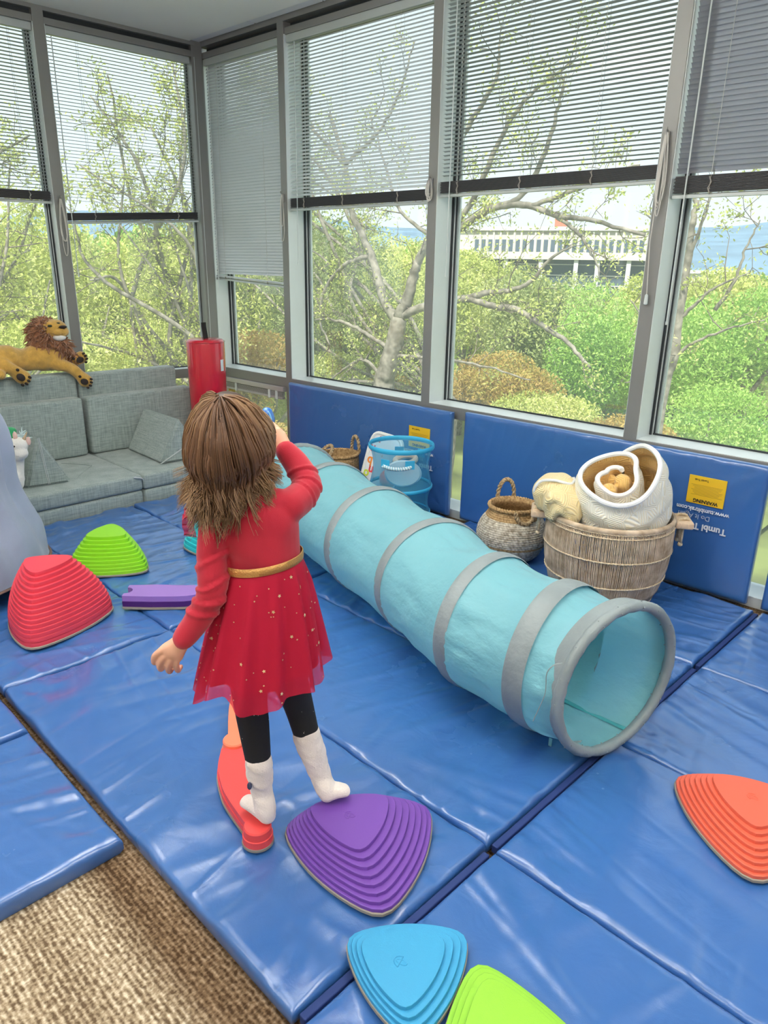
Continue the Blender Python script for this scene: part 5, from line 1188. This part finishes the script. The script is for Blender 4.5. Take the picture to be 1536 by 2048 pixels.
# ------------------------------------------------------------------ girl
gb = np.array([-1.181, .844, .105]); gv = np.array([-.8136, .5814, 0]); gr = np.array([.5814, .8136, 0])
def G(px, py, v=0.0): return at_p(px, py, gb + gv * v, gv)
SKIN = mat('skin', (.74, .40, .27), .5, var=.06, vscale=14); KNIT = mat('red_jersey', (.46, .008, .03), .85, sheen=.25, bump=.15, bscale=700, var=.07, vscale=10)
TULLE = see_through(mat('red_tulle', (.54, .004, .04), .8), .28, (1, .72, .82)); LINE = mat('red_lining', (.44, .003, .022), .8)
GOLD = mat('gold_ribbon', (.62, .34, .11), .35, .6, bump=.4, bscale=300); SOCK = mat('white_sock', (.78, .70, .66), .95, var=.06, vscale=25, bump=.25, bscale=260, sheen=.3)
def glitter():
    m, nt, b = nodes('black_glitter_leggings'); N = nt.nodes; L = nt.links; b.inputs['Roughness'].default_value = .8; t = N.new('ShaderNodeTexCoord'); v = N.new('ShaderNodeTexVoronoi'); v.inputs['Scale'].default_value = 130; L.new(t.outputs['Object'], v.inputs['Vector'])
    n = N.new('ShaderNodeTexNoise'); n.inputs['Scale'].default_value = 28; L.new(t.outputs['Object'], n.inputs['Vector'])
    a = N.new('ShaderNodeMath'); a.operation = 'LESS_THAN'; a.inputs[1].default_value = .16; L.new(v.outputs['Distance'], a.inputs[0]); c = N.new('ShaderNodeMath'); c.operation = 'GREATER_THAN'; c.inputs[1].default_value = .62; L.new(n.outputs[0], c.inputs[0])
    d = N.new('ShaderNodeMath'); d.operation = 'MULTIPLY'; L.new(a.outputs[0], d.inputs[0]); L.new(c.outputs[0], d.inputs[1]); x = N.new('ShaderNodeMix'); x.data_type = 'RGBA'; x.inputs[6].default_value = (.006, .006, .008, 1); x.inputs[7].default_value = (.8, .72, .66, 1); L.new(d.outputs[0], x.inputs[0]); L.new(x.outputs[2], b.inputs['Base Color']); return m
LEGG = glitter()
girl = thing('person', gb - [0, 0, .003], 'small child seen from behind in a red tulle dress, stepping from beam to purple hill', 'person')
fdir = gv * .90 + gr * .42; fdir /= np.linalg.norm(fdir); fside = np.array([fdir[1], -fdir[0], 0])
HD = G(462, 886, .02)
heelL, toeL = at_z(534, 1628, .128), at_z(494, 1602, .124); heelR, toeR = at_z(655, 1586, .163), at_z(689, 1580, .160)
LEG_L = [G(497, 1318, 0), G(500, 1395, .012), G(508, 1455, .015), G(518, 1530, .0)]; LEG_R = [G(566, 1322, .005), G(594, 1400, .045), G(616, 1478, .03)]
ankL, ankR = G(524, 1582, .0), G(641, 1550, .012)
ARM_L = [G(438, 1030, -.005), G(424, 1105, -.02), G(424, 1180, -.04), G(398, 1235, -.045), G(368, 1277, -.045)]
ARM_R = [G(580, 1012, .0), G(603, 992, .03), G(614, 968, .055), G(594, 930, .085), G(572, 902, .10)]
wr_L, wr_R = ARM_L[-1], ARM_R[-1]
body = MB()
ball(body, HD, (.066, .079, .098), 28, R=[fside, fdir, WZ]); ball(body, HD + fdir * .022 - WZ * .035, (.056, .060, .062), 24, R=[fside, fdir, WZ])
ball(body, HD + fdir * .090 - WZ * .022, (.010, .012, .011), 12); ball(body, HD + fdir * .083 - WZ * .010, (.007, .012, .016), 12)       # nose
for s in (-1, 1):
    ball(body, HD + fdir * .070 + fside * s * .034 - WZ * .028, (.018, .014, .016), 14); ball(body, HD + fside * s * .066 - WZ * .012, (.008, .016, .021), 14, R=[fside, fdir, WZ])
ball(body, HD + fdir * .080 - WZ * .052, (.015, .009, .006), 12); ball(body, HD + fdir * .070 - WZ * .078, (.018, .015, .012), 12)
limb(body, [HD - WZ * .06 - fdir * .01, G(498, 985, .01), G(512, 1020, .0)], [.036, .033, .045], n=18)
limb(body, [G(524, 1285), G(528, 1190), G(526, 1110), G(518, 1050), G(512, 1015)], [.078, .078, .076, .078, .058], [.062, .062, .058, .056, .046], n=24, up=gv)
limb(body, LEG_L + [ankL, heelL], [.047, .038, .034, .027, .022, .020], n=18); limb(body, [heelL, toeL], [.019, .017], [.015, .012], n=14)
limb(body, LEG_R + [ankR, heelR], [.045, .034, .028, .022, .020], n=18); limb(body, [heelR, toeR], [.019, .017], [.015, .012], n=14)
limb(body, ARM_L, [.032, .028, .026, .023, .019], n=16); limb(body, ARM_R, [.032, .028, .027, .024, .019], n=16)
# left hand: loose, fingers curling under
pal = G(345, 1303, -.045)
limb(body, [wr_L, G(356, 1291, -.045), pal, G(338, 1310, -.042)], [.018, .022, .027, .024], [.015, .015, .015, .012], n=16, up=gv)
for (x0, y0), (x1, y1), (x2, y2), rr_ in (((321, 1302), (309, 1313), (309, 1325), .0072), ((327, 1314), (319, 1328), (322, 1338), .0075), ((340, 1320), (336, 1333), (339, 1343), .0073), ((354, 1321), (353, 1333), (356, 1341), .0066)):
    limb(body, [G(x0 + 6, y0 - 6, -.045), G(x0, y0, -.047), G(x1, y1, -.040), G(x2, y2, -.022), G(x2 + 6, y2 - 8, -.010)], [rr_ * 1.05, rr_ * 1.05, rr_, rr_ * .92, rr_ * .8], n=12, seg=14)
limb(body, [G(352, 1290, -.03), G(345, 1300, -.012), G(337, 1314, -.003), G(335, 1324, -.006)], [.010, .0105, .0095, .008], n=12, seg=12)
# right hand at the face, closed round the blue toy
ph = G(553, 878, .118)
limb(body, [wr_R, G(562, 890, .11), ph, G(547, 868, .122)], [.018, .022, .025, .022], [.015, .015, .014, .012], n=16, up=gv)
toy0 = G(530, 838, .15)
for k, (x0, y0) in enumerate(((556, 862), (550, 857), (544, 855), (538, 857))):
    limb(body, [G(x0, y0 + 10, .12), G(x0 - 2, y0 - 2, .128), G(x0 - 8, y0 - 8, .140), G(x0 - 14, y0 - 5, .150)], [.0085, .0083, .0078, .007], n=12, seg=12)
limb(body, [G(546, 884, .122), G(536, 878, .132), G(530, 868, .142), G(530, 858, .148)], [.010, .0098, .009, .008], n=12, seg=12)
remesh(body, 'body', SKIN, girl, .0025, 3)
# eyes and mouth on the face turned away
for s in (-1, 1):
    e = MB(); ball(e, HD + fdir * .0775 + fside * s * .028 + WZ * .004, (.010, .007, .007), 14, R=[fside, fdir, WZ]); e.build('eye', mat('eye_white', (.85, .85, .85), .2) if s < 0 else bpy.data.materials['eye_white'], girl)
    e = MB(); ball(e, HD + fdir * .0835 + fside * s * .028 + WZ * .004, (.005, .003, .005), 12, R=[fside, fdir, WZ]); e.build('iris', mat('iris_brown', (.08, .04, .02), .2) if s < 0 else bpy.data.materials['iris_brown'], girl)
m_ = MB(); m_.tube([HD + fdir * (.087 - abs(t) * .006) + fside * t * .016 - WZ * (.052 - .003 * t * t) for t in np.linspace(-1, 1, 9)], .003, n=6); m_.build('mouth', mat('lips', (.55, .16, .14), .4), girl)
# dress: jersey bodice with sleeves
bod = MB()
limb(bod, [G(528, 1150), G(526, 1105), G(520, 1060), G(514, 1022), G(510, 1000)], [.080, .0795, .084, .078, .050], [.066, .063, .062, .056, .044], n=26, up=gv)
limb(bod, [G(452, 1035, -.0), G(480, 1015, .0), G(540, 1008, .0), G(578, 1015, .0)], [.032, .038, .038, .032], n=18)
limb(bod, ARM_L, [.037, .0325, .031, .0285, .0245], n=18); limb(bod, ARM_R, [.037, .034, .0325, .029, .024], n=18)
arL = np.array(ARM_L); arR = np.array(ARM_R)
def sleeve_post(c, n):
    o = 0.0012 * wav(c[:, 0] + c[:, 2] * 1.6, c[:, 1] * 1.4 - c[:, 2], 71, 55, 8)
    for A, ctr, am in ((arL, [1.15, 1.85, 2.35, 2.75], .0042), (arR, [1.2, 2.0, 2.6], .0030)):        # rings of creases along the arms
        S = spline(A, 60); d = np.linalg.norm(c[:, None] - S[None], axis=2); k = d.argmin(1); near = np.clip((.05 - d.min(1)) / .02, 0, 1); t = k / 59 * (len(A) - 1)
        ax_ = np.gradient(S, axis=0)[k]; ax_ /= np.linalg.norm(ax_, axis=1)[:, None]; q = (c - S[k]) @ gr
        o = o + near * am * sum(np.exp(-((t - cc + q * 7) / .075) ** 2) for cc in ctr) - near * .0022 * sum(np.exp(-((t - cc + .13 + q * 7) / .07) ** 2) for cc in ctr)
    tz = c[:, 2]; q = (c - gb) @ gr
    o = o + .0035 * np.clip((.9 - tz) / .1, 0, 1) * np.clip((tz - .74) / .05, 0, 1) * np.sin((tz * 62 + q * 34)) * np.exp(-((q - .03) / .06) ** 2)
    return c + n * o[:, None]
remesh(bod, 'dress_bodice', KNIT, girl, .0042, 4, post=sleeve_post)
rf = MB()
P = spline([G(432, 985, .03), G(406, 1000, .035), G(392, 1022, .03), G(388, 1048, .02), G(394, 1075, .012)], 50); W_ = []
for j in (0, 1, 2):
    W_.append([p - gr * (.012 * j) + gv * (.006 * np.sin(i * 1.05 + j * .4) * j) + WZ * (.003 * np.cos(i * .8) * j) for i, p in enumerate(P)])
rf.rings(W_, closed=False); rf.build('shoulder_ruffle', TULLE, girl, smooth=180)
# waist, belt and skirt
wc, hc = G(527, 1118), G(521, 1338); tiltz = rad(7.5)
def ring_at(c, a, b, tilt, n=144, fold=0.0, ph=0.0, zz=0.0, wv_=1.0):
    o = []
    for k in range(n):
        t = 2 * pi * k / n; f = 1 + fold * (sin(13 * t + ph + .8 * sin(2 * t)) + .55 * sin(7 * t + 1 + ph * .7) + .35 * sin(23 * t + ph)); x = a * cos(t) * f; y = b * sin(t) * f
        o.append(c + gr * x + gv * y + WZ * (x * math.tan(tilt) + zz * (sin(5 * t + .6) + .7 * sin(3 * t + 2.2))))
    return o
MB().rings([ring_at(wc + WZ * z, .0835 * s, .0675 * s, tiltz) for z, s in ((-.010, 1.0), (-.009, 1.028), (.0, 1.035), (.008, 1.026), (.009, 1.0))]).build('gold_belt', GOLD, girl, smooth=60)
def skirt(n, drop, s, fold, ph, zz):
    R = []
    for k in range(n):
        t = k / (n - 1); c = wc * (1 - t) + hc * t - WZ * drop * t; e = t ** .80
        R.append(ring_at(c - WZ * .008, (.080 * (1 - e) + .143 * e) * s, (.065 * (1 - e) + .118 * e) * s, tiltz * (1 - .25 * t), fold=fold * min(1, t * 5) * (.45 + .55 * t), ph=ph + .5 * t, zz=zz * t ** 2))
    return R
LNG = skirt(26, -.020, .935, .062, 0.2, .008); MB().rings(LNG).build('skirt_lining', LINE, girl, smooth=180)
TUL = skirt(30, .016, 1.02, .075, .35, .014); MB().rings(TUL).build('tulle_skirt', TULLE, girl, smooth=180)
stars = MB(); rs = np.random.default_rng(12); TU = np.array(TUL)
for _ in range(150):
    i, k = rs.integers(2, 29), rs.integers(0, 144); p = TU[i, k]; du = TU[i, (k + 1) % 144] - TU[i, k - 1]; dv = TU[min(i + 1, 29), k] - TU[i - 1, k]; du /= np.linalg.norm(du); n_ = np.cross(du, dv); n_ /= np.linalg.norm(n_); n_ = n_ if (p - (wc + (hc - wc) * i / 29)) @ n_ > 0 else -n_; w = np.cross(n_, du)
    r0 = rs.choice([.0016, .0018, .0022, .0042], p=[.35, .3, .2, .15]); a0 = rs.uniform(0, 6.3); pts = [p + n_ * .0012 + (du * cos(a0 + j * pi / 5) + w * sin(a0 + j * pi / 5)) * r0 * (1 if j % 2 == 0 else .5) for j in range(10)]
    stars.prism(pts, n_ * .0006)
stars.build('gold_stars', mat('gold_foil', (.95, .72, .42), .25, .5), girl, smooth=0, kind='stuff')
# leggings and socks
lg = MB(); limb(lg, [G(528, 1250), G(524, 1300)], [.082, .080], [.066, .066], n=22, up=gv); limb(lg, LEG_L, [.051, .0405, .0365, .0295], n=20); limb(lg, LEG_R, [.049, .037, .0305], n=20)
remesh(lg, 'leggings', LEGG, girl, .0045, 3)
for s_, (sh, an, he, to, r0) in enumerate(((LEG_L[-1], ankL, heelL, toeL, .0290), (LEG_R[-1], ankR, heelR, toeR, .0300))):
    sk = MB(); up_ = sh + (sh - an) * .10
    limb(sk, [up_, sh + (an - sh) * .35, an, he + (an - he) * .25, he], [r0 + .0045, r0 + .0025, .0265, .0255, .0225], n=20)
    mid = (he + to) / 2
    limb(sk, [he, mid + WZ * .004, to], [.0225, .0235, .0215], [.0200, .0185, .0145], n=18, up=(0, 0, 1))
    remesh(sk, 'sock', SOCK, girl, .0036, 4, post=lambda c, n: c + n * (.0009 * wav(c[:, 2] * 2.2 + c[:, 0], c[:, 1], 81, 85, 7))[:, None])
ms = MB(); pm = G(499, 1572, -.028); ball(ms, pm, (.006, .006, .010), 10)
ms.build('sock_mark', mat('navy_mark', (.05, .06, .12), .8), girl)
# hair: cap plus a thousand locks
HCAP = mat('hair_dark', (.045, .022, .013), .5)
HAIRM, nt_, b_ = nodes('brown_hair'); a_ = nt_.nodes.new('ShaderNodeAttribute'); a_.attribute_name = 'tint'; r_c = nt_.nodes.new('ShaderNodeValToRGB'); el = r_c.color_ramp.elements
el[0].color = (.030, .014, .008, 1); el[1].color = (.46, .29, .15, 1); e2 = el.new(.5); e2.color = (.18, .09, .047, 1); nt_.links.new(a_.outputs['Fac'], r_c.inputs[0]); nt_.links.new(r_c.outputs[0], b_.inputs['Base Color']); b_.inputs['Roughness'].default_value = .42; b_.inputs['Specular IOR Level'].default_value = .45
cap = MB(); ball(cap, HD + WZ * .004 - fdir * .008, (.0705, .081, .104), 28, R=[fside, fdir, WZ]); ball(cap, HD - WZ * .045 - fdir * .030, (.070, .052, .072), 24, R=[fside, fdir, WZ])
remesh(cap, 'hair_cap', HCAP, girl, .006, 3)
hr = np.random.default_rng(21); HV, HQ, HT = [], [], []; cr = HD + WZ * .006 - fdir * .006
wh = -fdir * .30 + WZ * .95; wh /= np.linalg.norm(wh)                                        # crown whorl
wa = np.cross(wh, gr); wa /= np.linalg.norm(wa); wbx = np.cross(wa, wh)
noff = 0
for sidx in range(330):
    th0 = rad(hr.uniform(8, 92)) if sidx > 50 else rad(hr.uniform(2, 30)); phi = hr.uniform(0, 2 * pi)
    dr = lambda th, p_: wh * cos(th) + (wa * cos(p_) + wbx * sin(p_)) * sin(th)
    fr0 = dr(rad(85), phi); face = fr0 @ fdir
    if face > .55: continue
    lift = hr.uniform(.006, .012); endth = rad(98 + hr.uniform(-6, 12)); L_ = hr.uniform(.050, .122) * (1.0 if face < .2 else .8)
    wa_ = hr.uniform(.003, .009); wf = hr.uniform(.9, 1.6); ph = hr.uniform(0, 6.28); lat = fr0 @ gr
    fl = hr.uniform(-.022, .012) + (.010 if lat < -.5 else .002); curl = hr.uniform(-.3, .45); sd = hr.normal() * .012
    nk = 7 if sidx > 50 else 5
    for kid in range(nk + 6):
        p_ = phi + hr.normal() * .035; lf = lift + hr.normal() * .0018; dl = 1 + hr.normal() * .12; pts = []
        for th in np.linspace(th0, endth, 9):
            d = dr(th, p_); R_ = np.array([d @ fside, d @ fdir, d @ WZ]); k = (1 + .14 * np.clip((th - .9) / .8, 0, 1) ** 1.3) / math.sqrt((R_[0] / .0695) ** 2 + (R_[1] / .080) ** 2 + (R_[2] / .102) ** 2)
            pts.append(cr + d * (k + lf * min(1, (th - th0) * 2 + .35) + .0012 * sin(9 * th + 5 * phi)))
        p = pts[-1].copy(); out = p - HD; out[2] = 0; out /= np.linalg.norm(out) + 1e-9; tg = np.cross(out, WZ); px_ = ph + hr.normal() * .25
        for k in range(1, 13):
            t = k / 12
            pts.append(p - WZ * (L_ * dl * t) + out * (fl * t ** 1.8 - 0.017 * sin(pi * t) + wa_ * t * sin(px_ + wf * 2 * pi * t)) + tg * (sd * t + wa_ * 1.3 * t * cos(px_ + wf * 2 * pi * t)) + (out * fl * .7 + WZ * abs(fl) * .8 + tg * .006 * curl) * max(0, t - .7) * 3 * curl)
        P = np.array(pts); n = len(P); w = np.interp(np.linspace(0, 1, n), [0, .2, .7, 1], [.0010, .0017, .0012, .0002]) * hr.uniform(.6, 1.4)
        T = np.gradient(P, axis=0); T /= np.linalg.norm(T, axis=1)[:, None] + 1e-9; nrm = P - HD; nrm -= T * np.sum(nrm * T, 1)[:, None]; nrm /= np.linalg.norm(nrm, axis=1)[:, None] + 1e-9; bi = np.cross(T, nrm)
        HV.append(np.stack([P + bi * (w * 1.6 * cos(a))[:, None] + nrm * (w * .8 * sin(a))[:, None] for a in (0, 2 * pi / 3, 4 * pi / 3)], 1).reshape(-1, 3)); i = np.arange(n - 1)
        s01 = np.linspace(0, 1, n - 1); base = hr.normal(.30, .09) + .26 * max(0, abs(lat) - .45) / .55
        for a in range(3):
            c_ = (a + 1) % 3; HQ.append(np.stack([noff + i * 3 + a, noff + i * 3 + c_, noff + (i + 1) * 3 + c_, noff + (i + 1) * 3 + a], -1))
            HT.append(np.clip(base + .42 * np.clip((s01 - .30) / .7, 0, 1) ** 1.7 + .14 * np.exp(-((s01 - .08) / .12) ** 2), 0, 1))
        noff += n * 3
hair = raw_mesh('hair', np.vstack(HV), np.vstack(HQ), HAIRM, girl, tint=np.concatenate(HT), smooth=True, kind='stuff')
# the blue toy at her face
toy = thing('toy_scope', toy0 - [0, 0, .03], 'blue curved plastic toy held up to the face of the girl', 'toy')
tx = MB(); tb = [G(534, 858, .146), G(538, 842, .15), G(534, 826, .152), G(526, 818, .154)]
tx.tube(spline(tb, 14), [.006, .010, .013, .0145, .015, .0155, .0155, .0155, .015, .0145, .013, .011, .008, .004], n=14, ry=[.004, .006, .008] + [.009] * 8 + [.008, .006, .003])
tx.build('toy_shell', mat('toy_blue', (.03, .16, .55), .25, coat=.5), toy, smooth=180); MB().tube(spline([q + gr * .004 - gv * .006 for q in tb], 10), .003, n=6).build('light_stripe', mat('toy_light_blue', (.20, .52, .85), .3), toy)

# ------------------------------------------------------------------ plush lion on the sofa back
PL = mat('gold_plush', (.62, .36, .075), .95, var=.18, vscale=26, bump=.5, bscale=160, sheen=.5); MANE = mat('brown_mane', (.32, .135, .062), .9, var=.3, vscale=40, sheen=.4); PADB = mat('dark_paw_pad', (.025, .015, .012), .7); WPL = mat('white_plush', (.80, .78, .74), .95, bump=.3, bscale=160, sheen=.4)
lion = thing('plush_lion', (-4.60, 1.85, .700), 'golden plush lion with a brown mane lying on the back of the sofa', 'plush toy')
def Q(px, py, d=0.0): return at_p(px, py, (-4.595 + d, 0, 0), (1, 0, 0)) + [0, 0, .006]
S_ = .0030
lb_ = MB()
limb(lb_, [Q(-14, 722), Q(12, 720), Q(45, 722), Q(80, 716), Q(112, 716), Q(128, 722)], [.070, .084, .066, .086, .080, .06], n=20)
ball(lb_, Q(8, 715, .01), (.07, .085, .06), 18)
limb(lb_, [Q(98, 722, .03), Q(122, 733, .075), Q(142, 738, .09), Q(157, 750, .10), Q(172, 764, .105)], [.052, .040, .033, .034, .041], n=16)
limb(lb_, [Q(128, 722, .0), Q(143, 723, .03), Q(155, 721, .055), Q(163, 716, .06)], [.04, .034, .034, .036], n=16)
limb(lb_, [Q(-5, 722, .04), Q(14, 735, .08), Q(30, 745, .095), Q(46, 758, .105)], [.045, .036, .036, .044], n=16)
limb(lb_, [Q(-25, 740, .05), Q(-8, 750, .09), Q(2, 752, .10)], [.03, .03, .03], n=14)
remesh(lb_, 'plush_body', PL, lion, .006, 4, post=lambda c, n: c + n * (.003 * wav(c[:, 1] * 1.3, c[:, 2] + c[:, 0], 31, 60, 8))[:, None])
fc = MB(); ball(fc, Q(108, 660, .03), (.064, .080, .060), 20); ball(fc, Q(121, 665, .060), (.046, .050, .038), 18); ball(fc, Q(128, 667, .066), (.030, .026, .024), 14); ball(fc, Q(115, 667, .085), (.024, .030, .022), 14); ball(fc, Q(100, 650, .05), (.03, .03, .018), 14); ball(fc, Q(117, 654, .055), (.026, .045, .020), 14)
remesh(fc, 'face', PL, lion, .0045, 4)
e = MB(); ball(e, Q(119, 677, .074), (.030, .040, .021), 16); e.build('chin', WPL, lion)
e = MB(); ball(e, Q(126, 656, .096), (.013, .025, .010), 14); ball(e, Q(127, 660, .090), (.010, .008, .010), 12); e.build('nose', PADB, lion)
MB().tube([Q(127, 661, .098), Q(126, 667, .096), Q(121, 672, .092)], .002, n=5).build('mouth_line', PADB, lion)
for x, y, d in ((100, 654, .092), (116, 649, .085)):
    e = MB(); ball(e, Q(x, y, d - .012), (.009, .014, .008), 12); e.build('eye', mat('lion_eye', (.03, .05, .035), .2) if 'lion_eye' not in bpy.data.materials else bpy.data.materials['lion_eye'], lion)
mn = MB(); ball(mn, Q(92, 672, -.015), (.085, .105, .105), 22); ball(mn, Q(84, 690, .0), (.075, .075, .06), 18); limb(mn, [Q(95, 690, .02), Q(122, 694, .035), Q(138, 712, .035), Q(143, 724, .03)], [.055, .055, .042, .030], n=16)
remesh(mn, 'mane_base', MANE, lion, .007, 2)
mr = np.random.default_rng(9); ml = MB()
for c, r, n in ((Q(92, 670, -.01), .098, 620), (Q(84, 690, .0), .07, 160), (Q(122, 694, .035), .054, 220), (Q(139, 714, .035), .040, 110)):
    for _ in range(n):
        d = mr.normal(size=3); d[0] += .25; d /= np.linalg.norm(d); p = c + d * r * .9
        if np.linalg.norm(p - Q(113, 662, .06)) < .060: continue
        l = mr.uniform(.022, .048); sw = np.array([.1, -.25, -.55]) + mr.normal(size=3) * .35; q1 = p + d * l * .5 + sw * l * .2; q2 = p + d * l * .8 + sw * l * .65
        ml.tube([p, q1, q2], [.0055, .0042, .0008], n=4, cap=False)
ml.build('mane', MANE, lion, kind='stuff', smooth=180, fix=False)
def pads(c, ang, s):
    pd = MB(); u = np.array([0, cos(ang), sin(ang)]); w = np.array([0, -sin(ang), cos(ang)]); nx = np.array([1.0, 0, 0])
    for a, b, ra, rb_ in ((-.1, 0, .45, .36), (.62, .50, .18, .13), (.72, .14, .19, .13), (.70, -.24, .19, .13), (.45, -.56, .17, .13), (-.75, .45, .17, .15)):
        pd.rings([[c + (u * (a + ra * k * cos(t)) + w * (b + rb_ * k * sin(t))) * s + nx * h for t in np.linspace(0, 2 * pi, 18, endpoint=False)] for k, h in ((1, -.004), (1, .001), (.75, .0035), (.1, .004))], 0, False, True)
    pd.build('paw_pads', PADB, lion, smooth=60)
pads(Q(171, 766, .149), rad(-20), .054); pads(Q(162, 721, .100), rad(20), .052); pads(Q(44, 758, .150), rad(-40), .058)

# ------------------------------------------------------------------ plush unicorn and green plush on the sofa seat
uni = thing('plush_unicorn', (-3.95, 1.30, .207), 'white plush unicorn with a tan horn peeking out beside the blue drape', 'plush toy')
def U(px, py, d=0.0): return at_p(px, py, (-3.93 + d, 1.3, 0), (.949, -.316, 0))
ub = MB(); ball(ub, U(36, 890), (.048, .052, .042), 18); ball(ub, U(39, 907, .022), (.040, .044, .036), 16); limb(ub, [U(36, 900), U(38, 940), U(32, 966)], [.032, .026, .042], n=16); pz = U(20, 1000); pz[2] = .286; ball(ub, pz, (.075, .09, .066), 18)
for a, b in ((-.05, .03), (.05, .0), (.05, -.06)):
    limb(ub, [pz + [a, b, -.01], pz + [a * 1.4 + .03, b * 1.3, -.045]], [.028, .024], n=12)
remesh(ub, 'plush_body', WPL, uni, .005, 4)
h0, h1 = U(46, 882, .01), U(54, 864, .01)
MB().tube([h0 + (h1 - h0) * k for k in np.linspace(-.2, 1, 9)], [.0115 * (1 - k * .85) * (1 + .12 * (j % 2)) for j, k in enumerate(np.linspace(0, 1, 9))], n=10).build('horn', mat('tan_horn', (.55, .40, .26), .5), uni)
for x, y in ((30, 872), (57, 882)):
    e = MB(); ball(e, U(x, y, .012), (.010, .012, .024), 12); e.build('ear', mat('ear_pink', (.80, .55, .48), .9) if 'ear_pink' not in bpy.data.materials else bpy.data.materials['ear_pink'], uni)
e = MB(); ball(e, U(28, 893, .044), (.006, .008, .006), 10); e.build('eye', PADB, uni)
mm = MB(); r9 = np.random.default_rng(4)
for _ in range(36):
    p = U(41 + r9.uniform(-6, 8), 872 + r9.uniform(-3, 8), -.02); d = r9.normal(size=3) * .012 + [0, 0, .012]; mm.tube([p, p + d, p + d * 1.6 + [0, .004, -.006]], [.004, .003, .001], n=4)
mm.build('mane_tuft', mat('pale_blue_tuft', (.66, .80, .82), .95), uni, smooth=180, kind='stuff')
gp = MB(); gpc = at_p(18, 863, (-4.13, 1.23, 0), (.949, -.316, 0)); limb(gp, [gpc - [0, .01, .02], gpc - [.0, .09, .16], np.array([gpc[0], gpc[1] - .11, .27])], [.040, .050, .060], n=18); ball(gp, gpc, (.036, .040, .026), 18)
remesh(gp, 'green_plush', mat('green_plush_fur', (.03, .36, .13), .95, sheen=.4, bump=.3, bscale=150), None, .006, 4, loc=(gpc[0] - .02, gpc[1] - .05, .208), label='green plush toy half hidden between the unicorn and the wedge pillow', cat='plush toy')

# ------------------------------------------------------------------ hanging pale blue cloth pod swing at the left edge
DRP = mat('pale_blue_cloth', (.34, .40, .54), .9, var=.10, vscale=5, bump=.25, bscale=500, sheen=.3, trans=.15)
dc = np.array([-3.33, .62]); dv = np.array([.175, .985])           # towards the visible right-hand edge
sw = thing('pod_swing', (dc[0], dc[1], .06), 'pale blue cloth pod swing hanging at the left edge before the sofa', 'swing')
def edge(px, py):
    n = dc / np.linalg.norm(dc); p = at_p(px, py, (dc[0], dc[1], 0), (n[0], n[1], 0)); return float(np.hypot(*(p[:2] - dc))), float(p[2])
E_ = [edge(*q) for q in ((0, 830), (28, 950), (52, 1000), (80, 1042), (98, 1100))]
prf = [(.02, .066), (.22, .070), (.36, .085), (E_[4][0] - .01, .125), (E_[4][0], E_[4][1] + .01), (E_[3][0], E_[3][1]), (E_[2][0], E_[2][1]), (E_[1][0], E_[1][1]), (E_[0][0], E_[0][1]), (.30, 1.15), (.20, 1.55), (.09, 1.95), (.03, 2.10)]
prf = [tuple(p) for p in spline(np.array(prf), 70)]
def pod(t, r, z):
    k = min(1, max(0, (z - .10) / .25)); a = 1 - min(1, z / 2.0)
    return r * (1 + k * (.030 * sin(15 * t + 2.2 * sin(z * 2.5)) + .018 * sin(26 * t + z * 4)) - .05 * k * max(0, sin(4 * t + 1)) ** 6)
pm_ = MB().lathe([(max(.005, r), z) for r, z in prf], (dc[0], dc[1], 0), 200, fr=pod)
flat = lambda m: setattr(m, 'v', [(dc[0] + (x - dc[0]) * .80, y, z) for x, y, z in m.v]) or m      # deeper across than along the sofa
flat(pm_).build('cloth_pod', DRP, sw, smooth=180)
MB().tube([(dc[0], dc[1], 2.06), (dc[0], dc[1], 2.5), (dc[0], dc[1], 2.745)], .012, n=8).build('hanging_rope', ROPE, sw)
MB().lathe([(.05, 2.735), (.05, 2.752), (.02, 2.757)], (dc[0], dc[1], 0), 20).build('ceiling_hook', ALU, sw)
br_ = MB(); br_.lathe([(r * 1.004 + .002, z) for r, z in prf if .05 < z < .13], (dc[0], dc[1], 0), 120, fr=pod, closed=False); flat(br_).build('brown_shade_band', mat('brown_shade_band', (.16, .10, .08), .9), sw, smooth=180)  # brownish shade at the foot of the pod, painted as a band
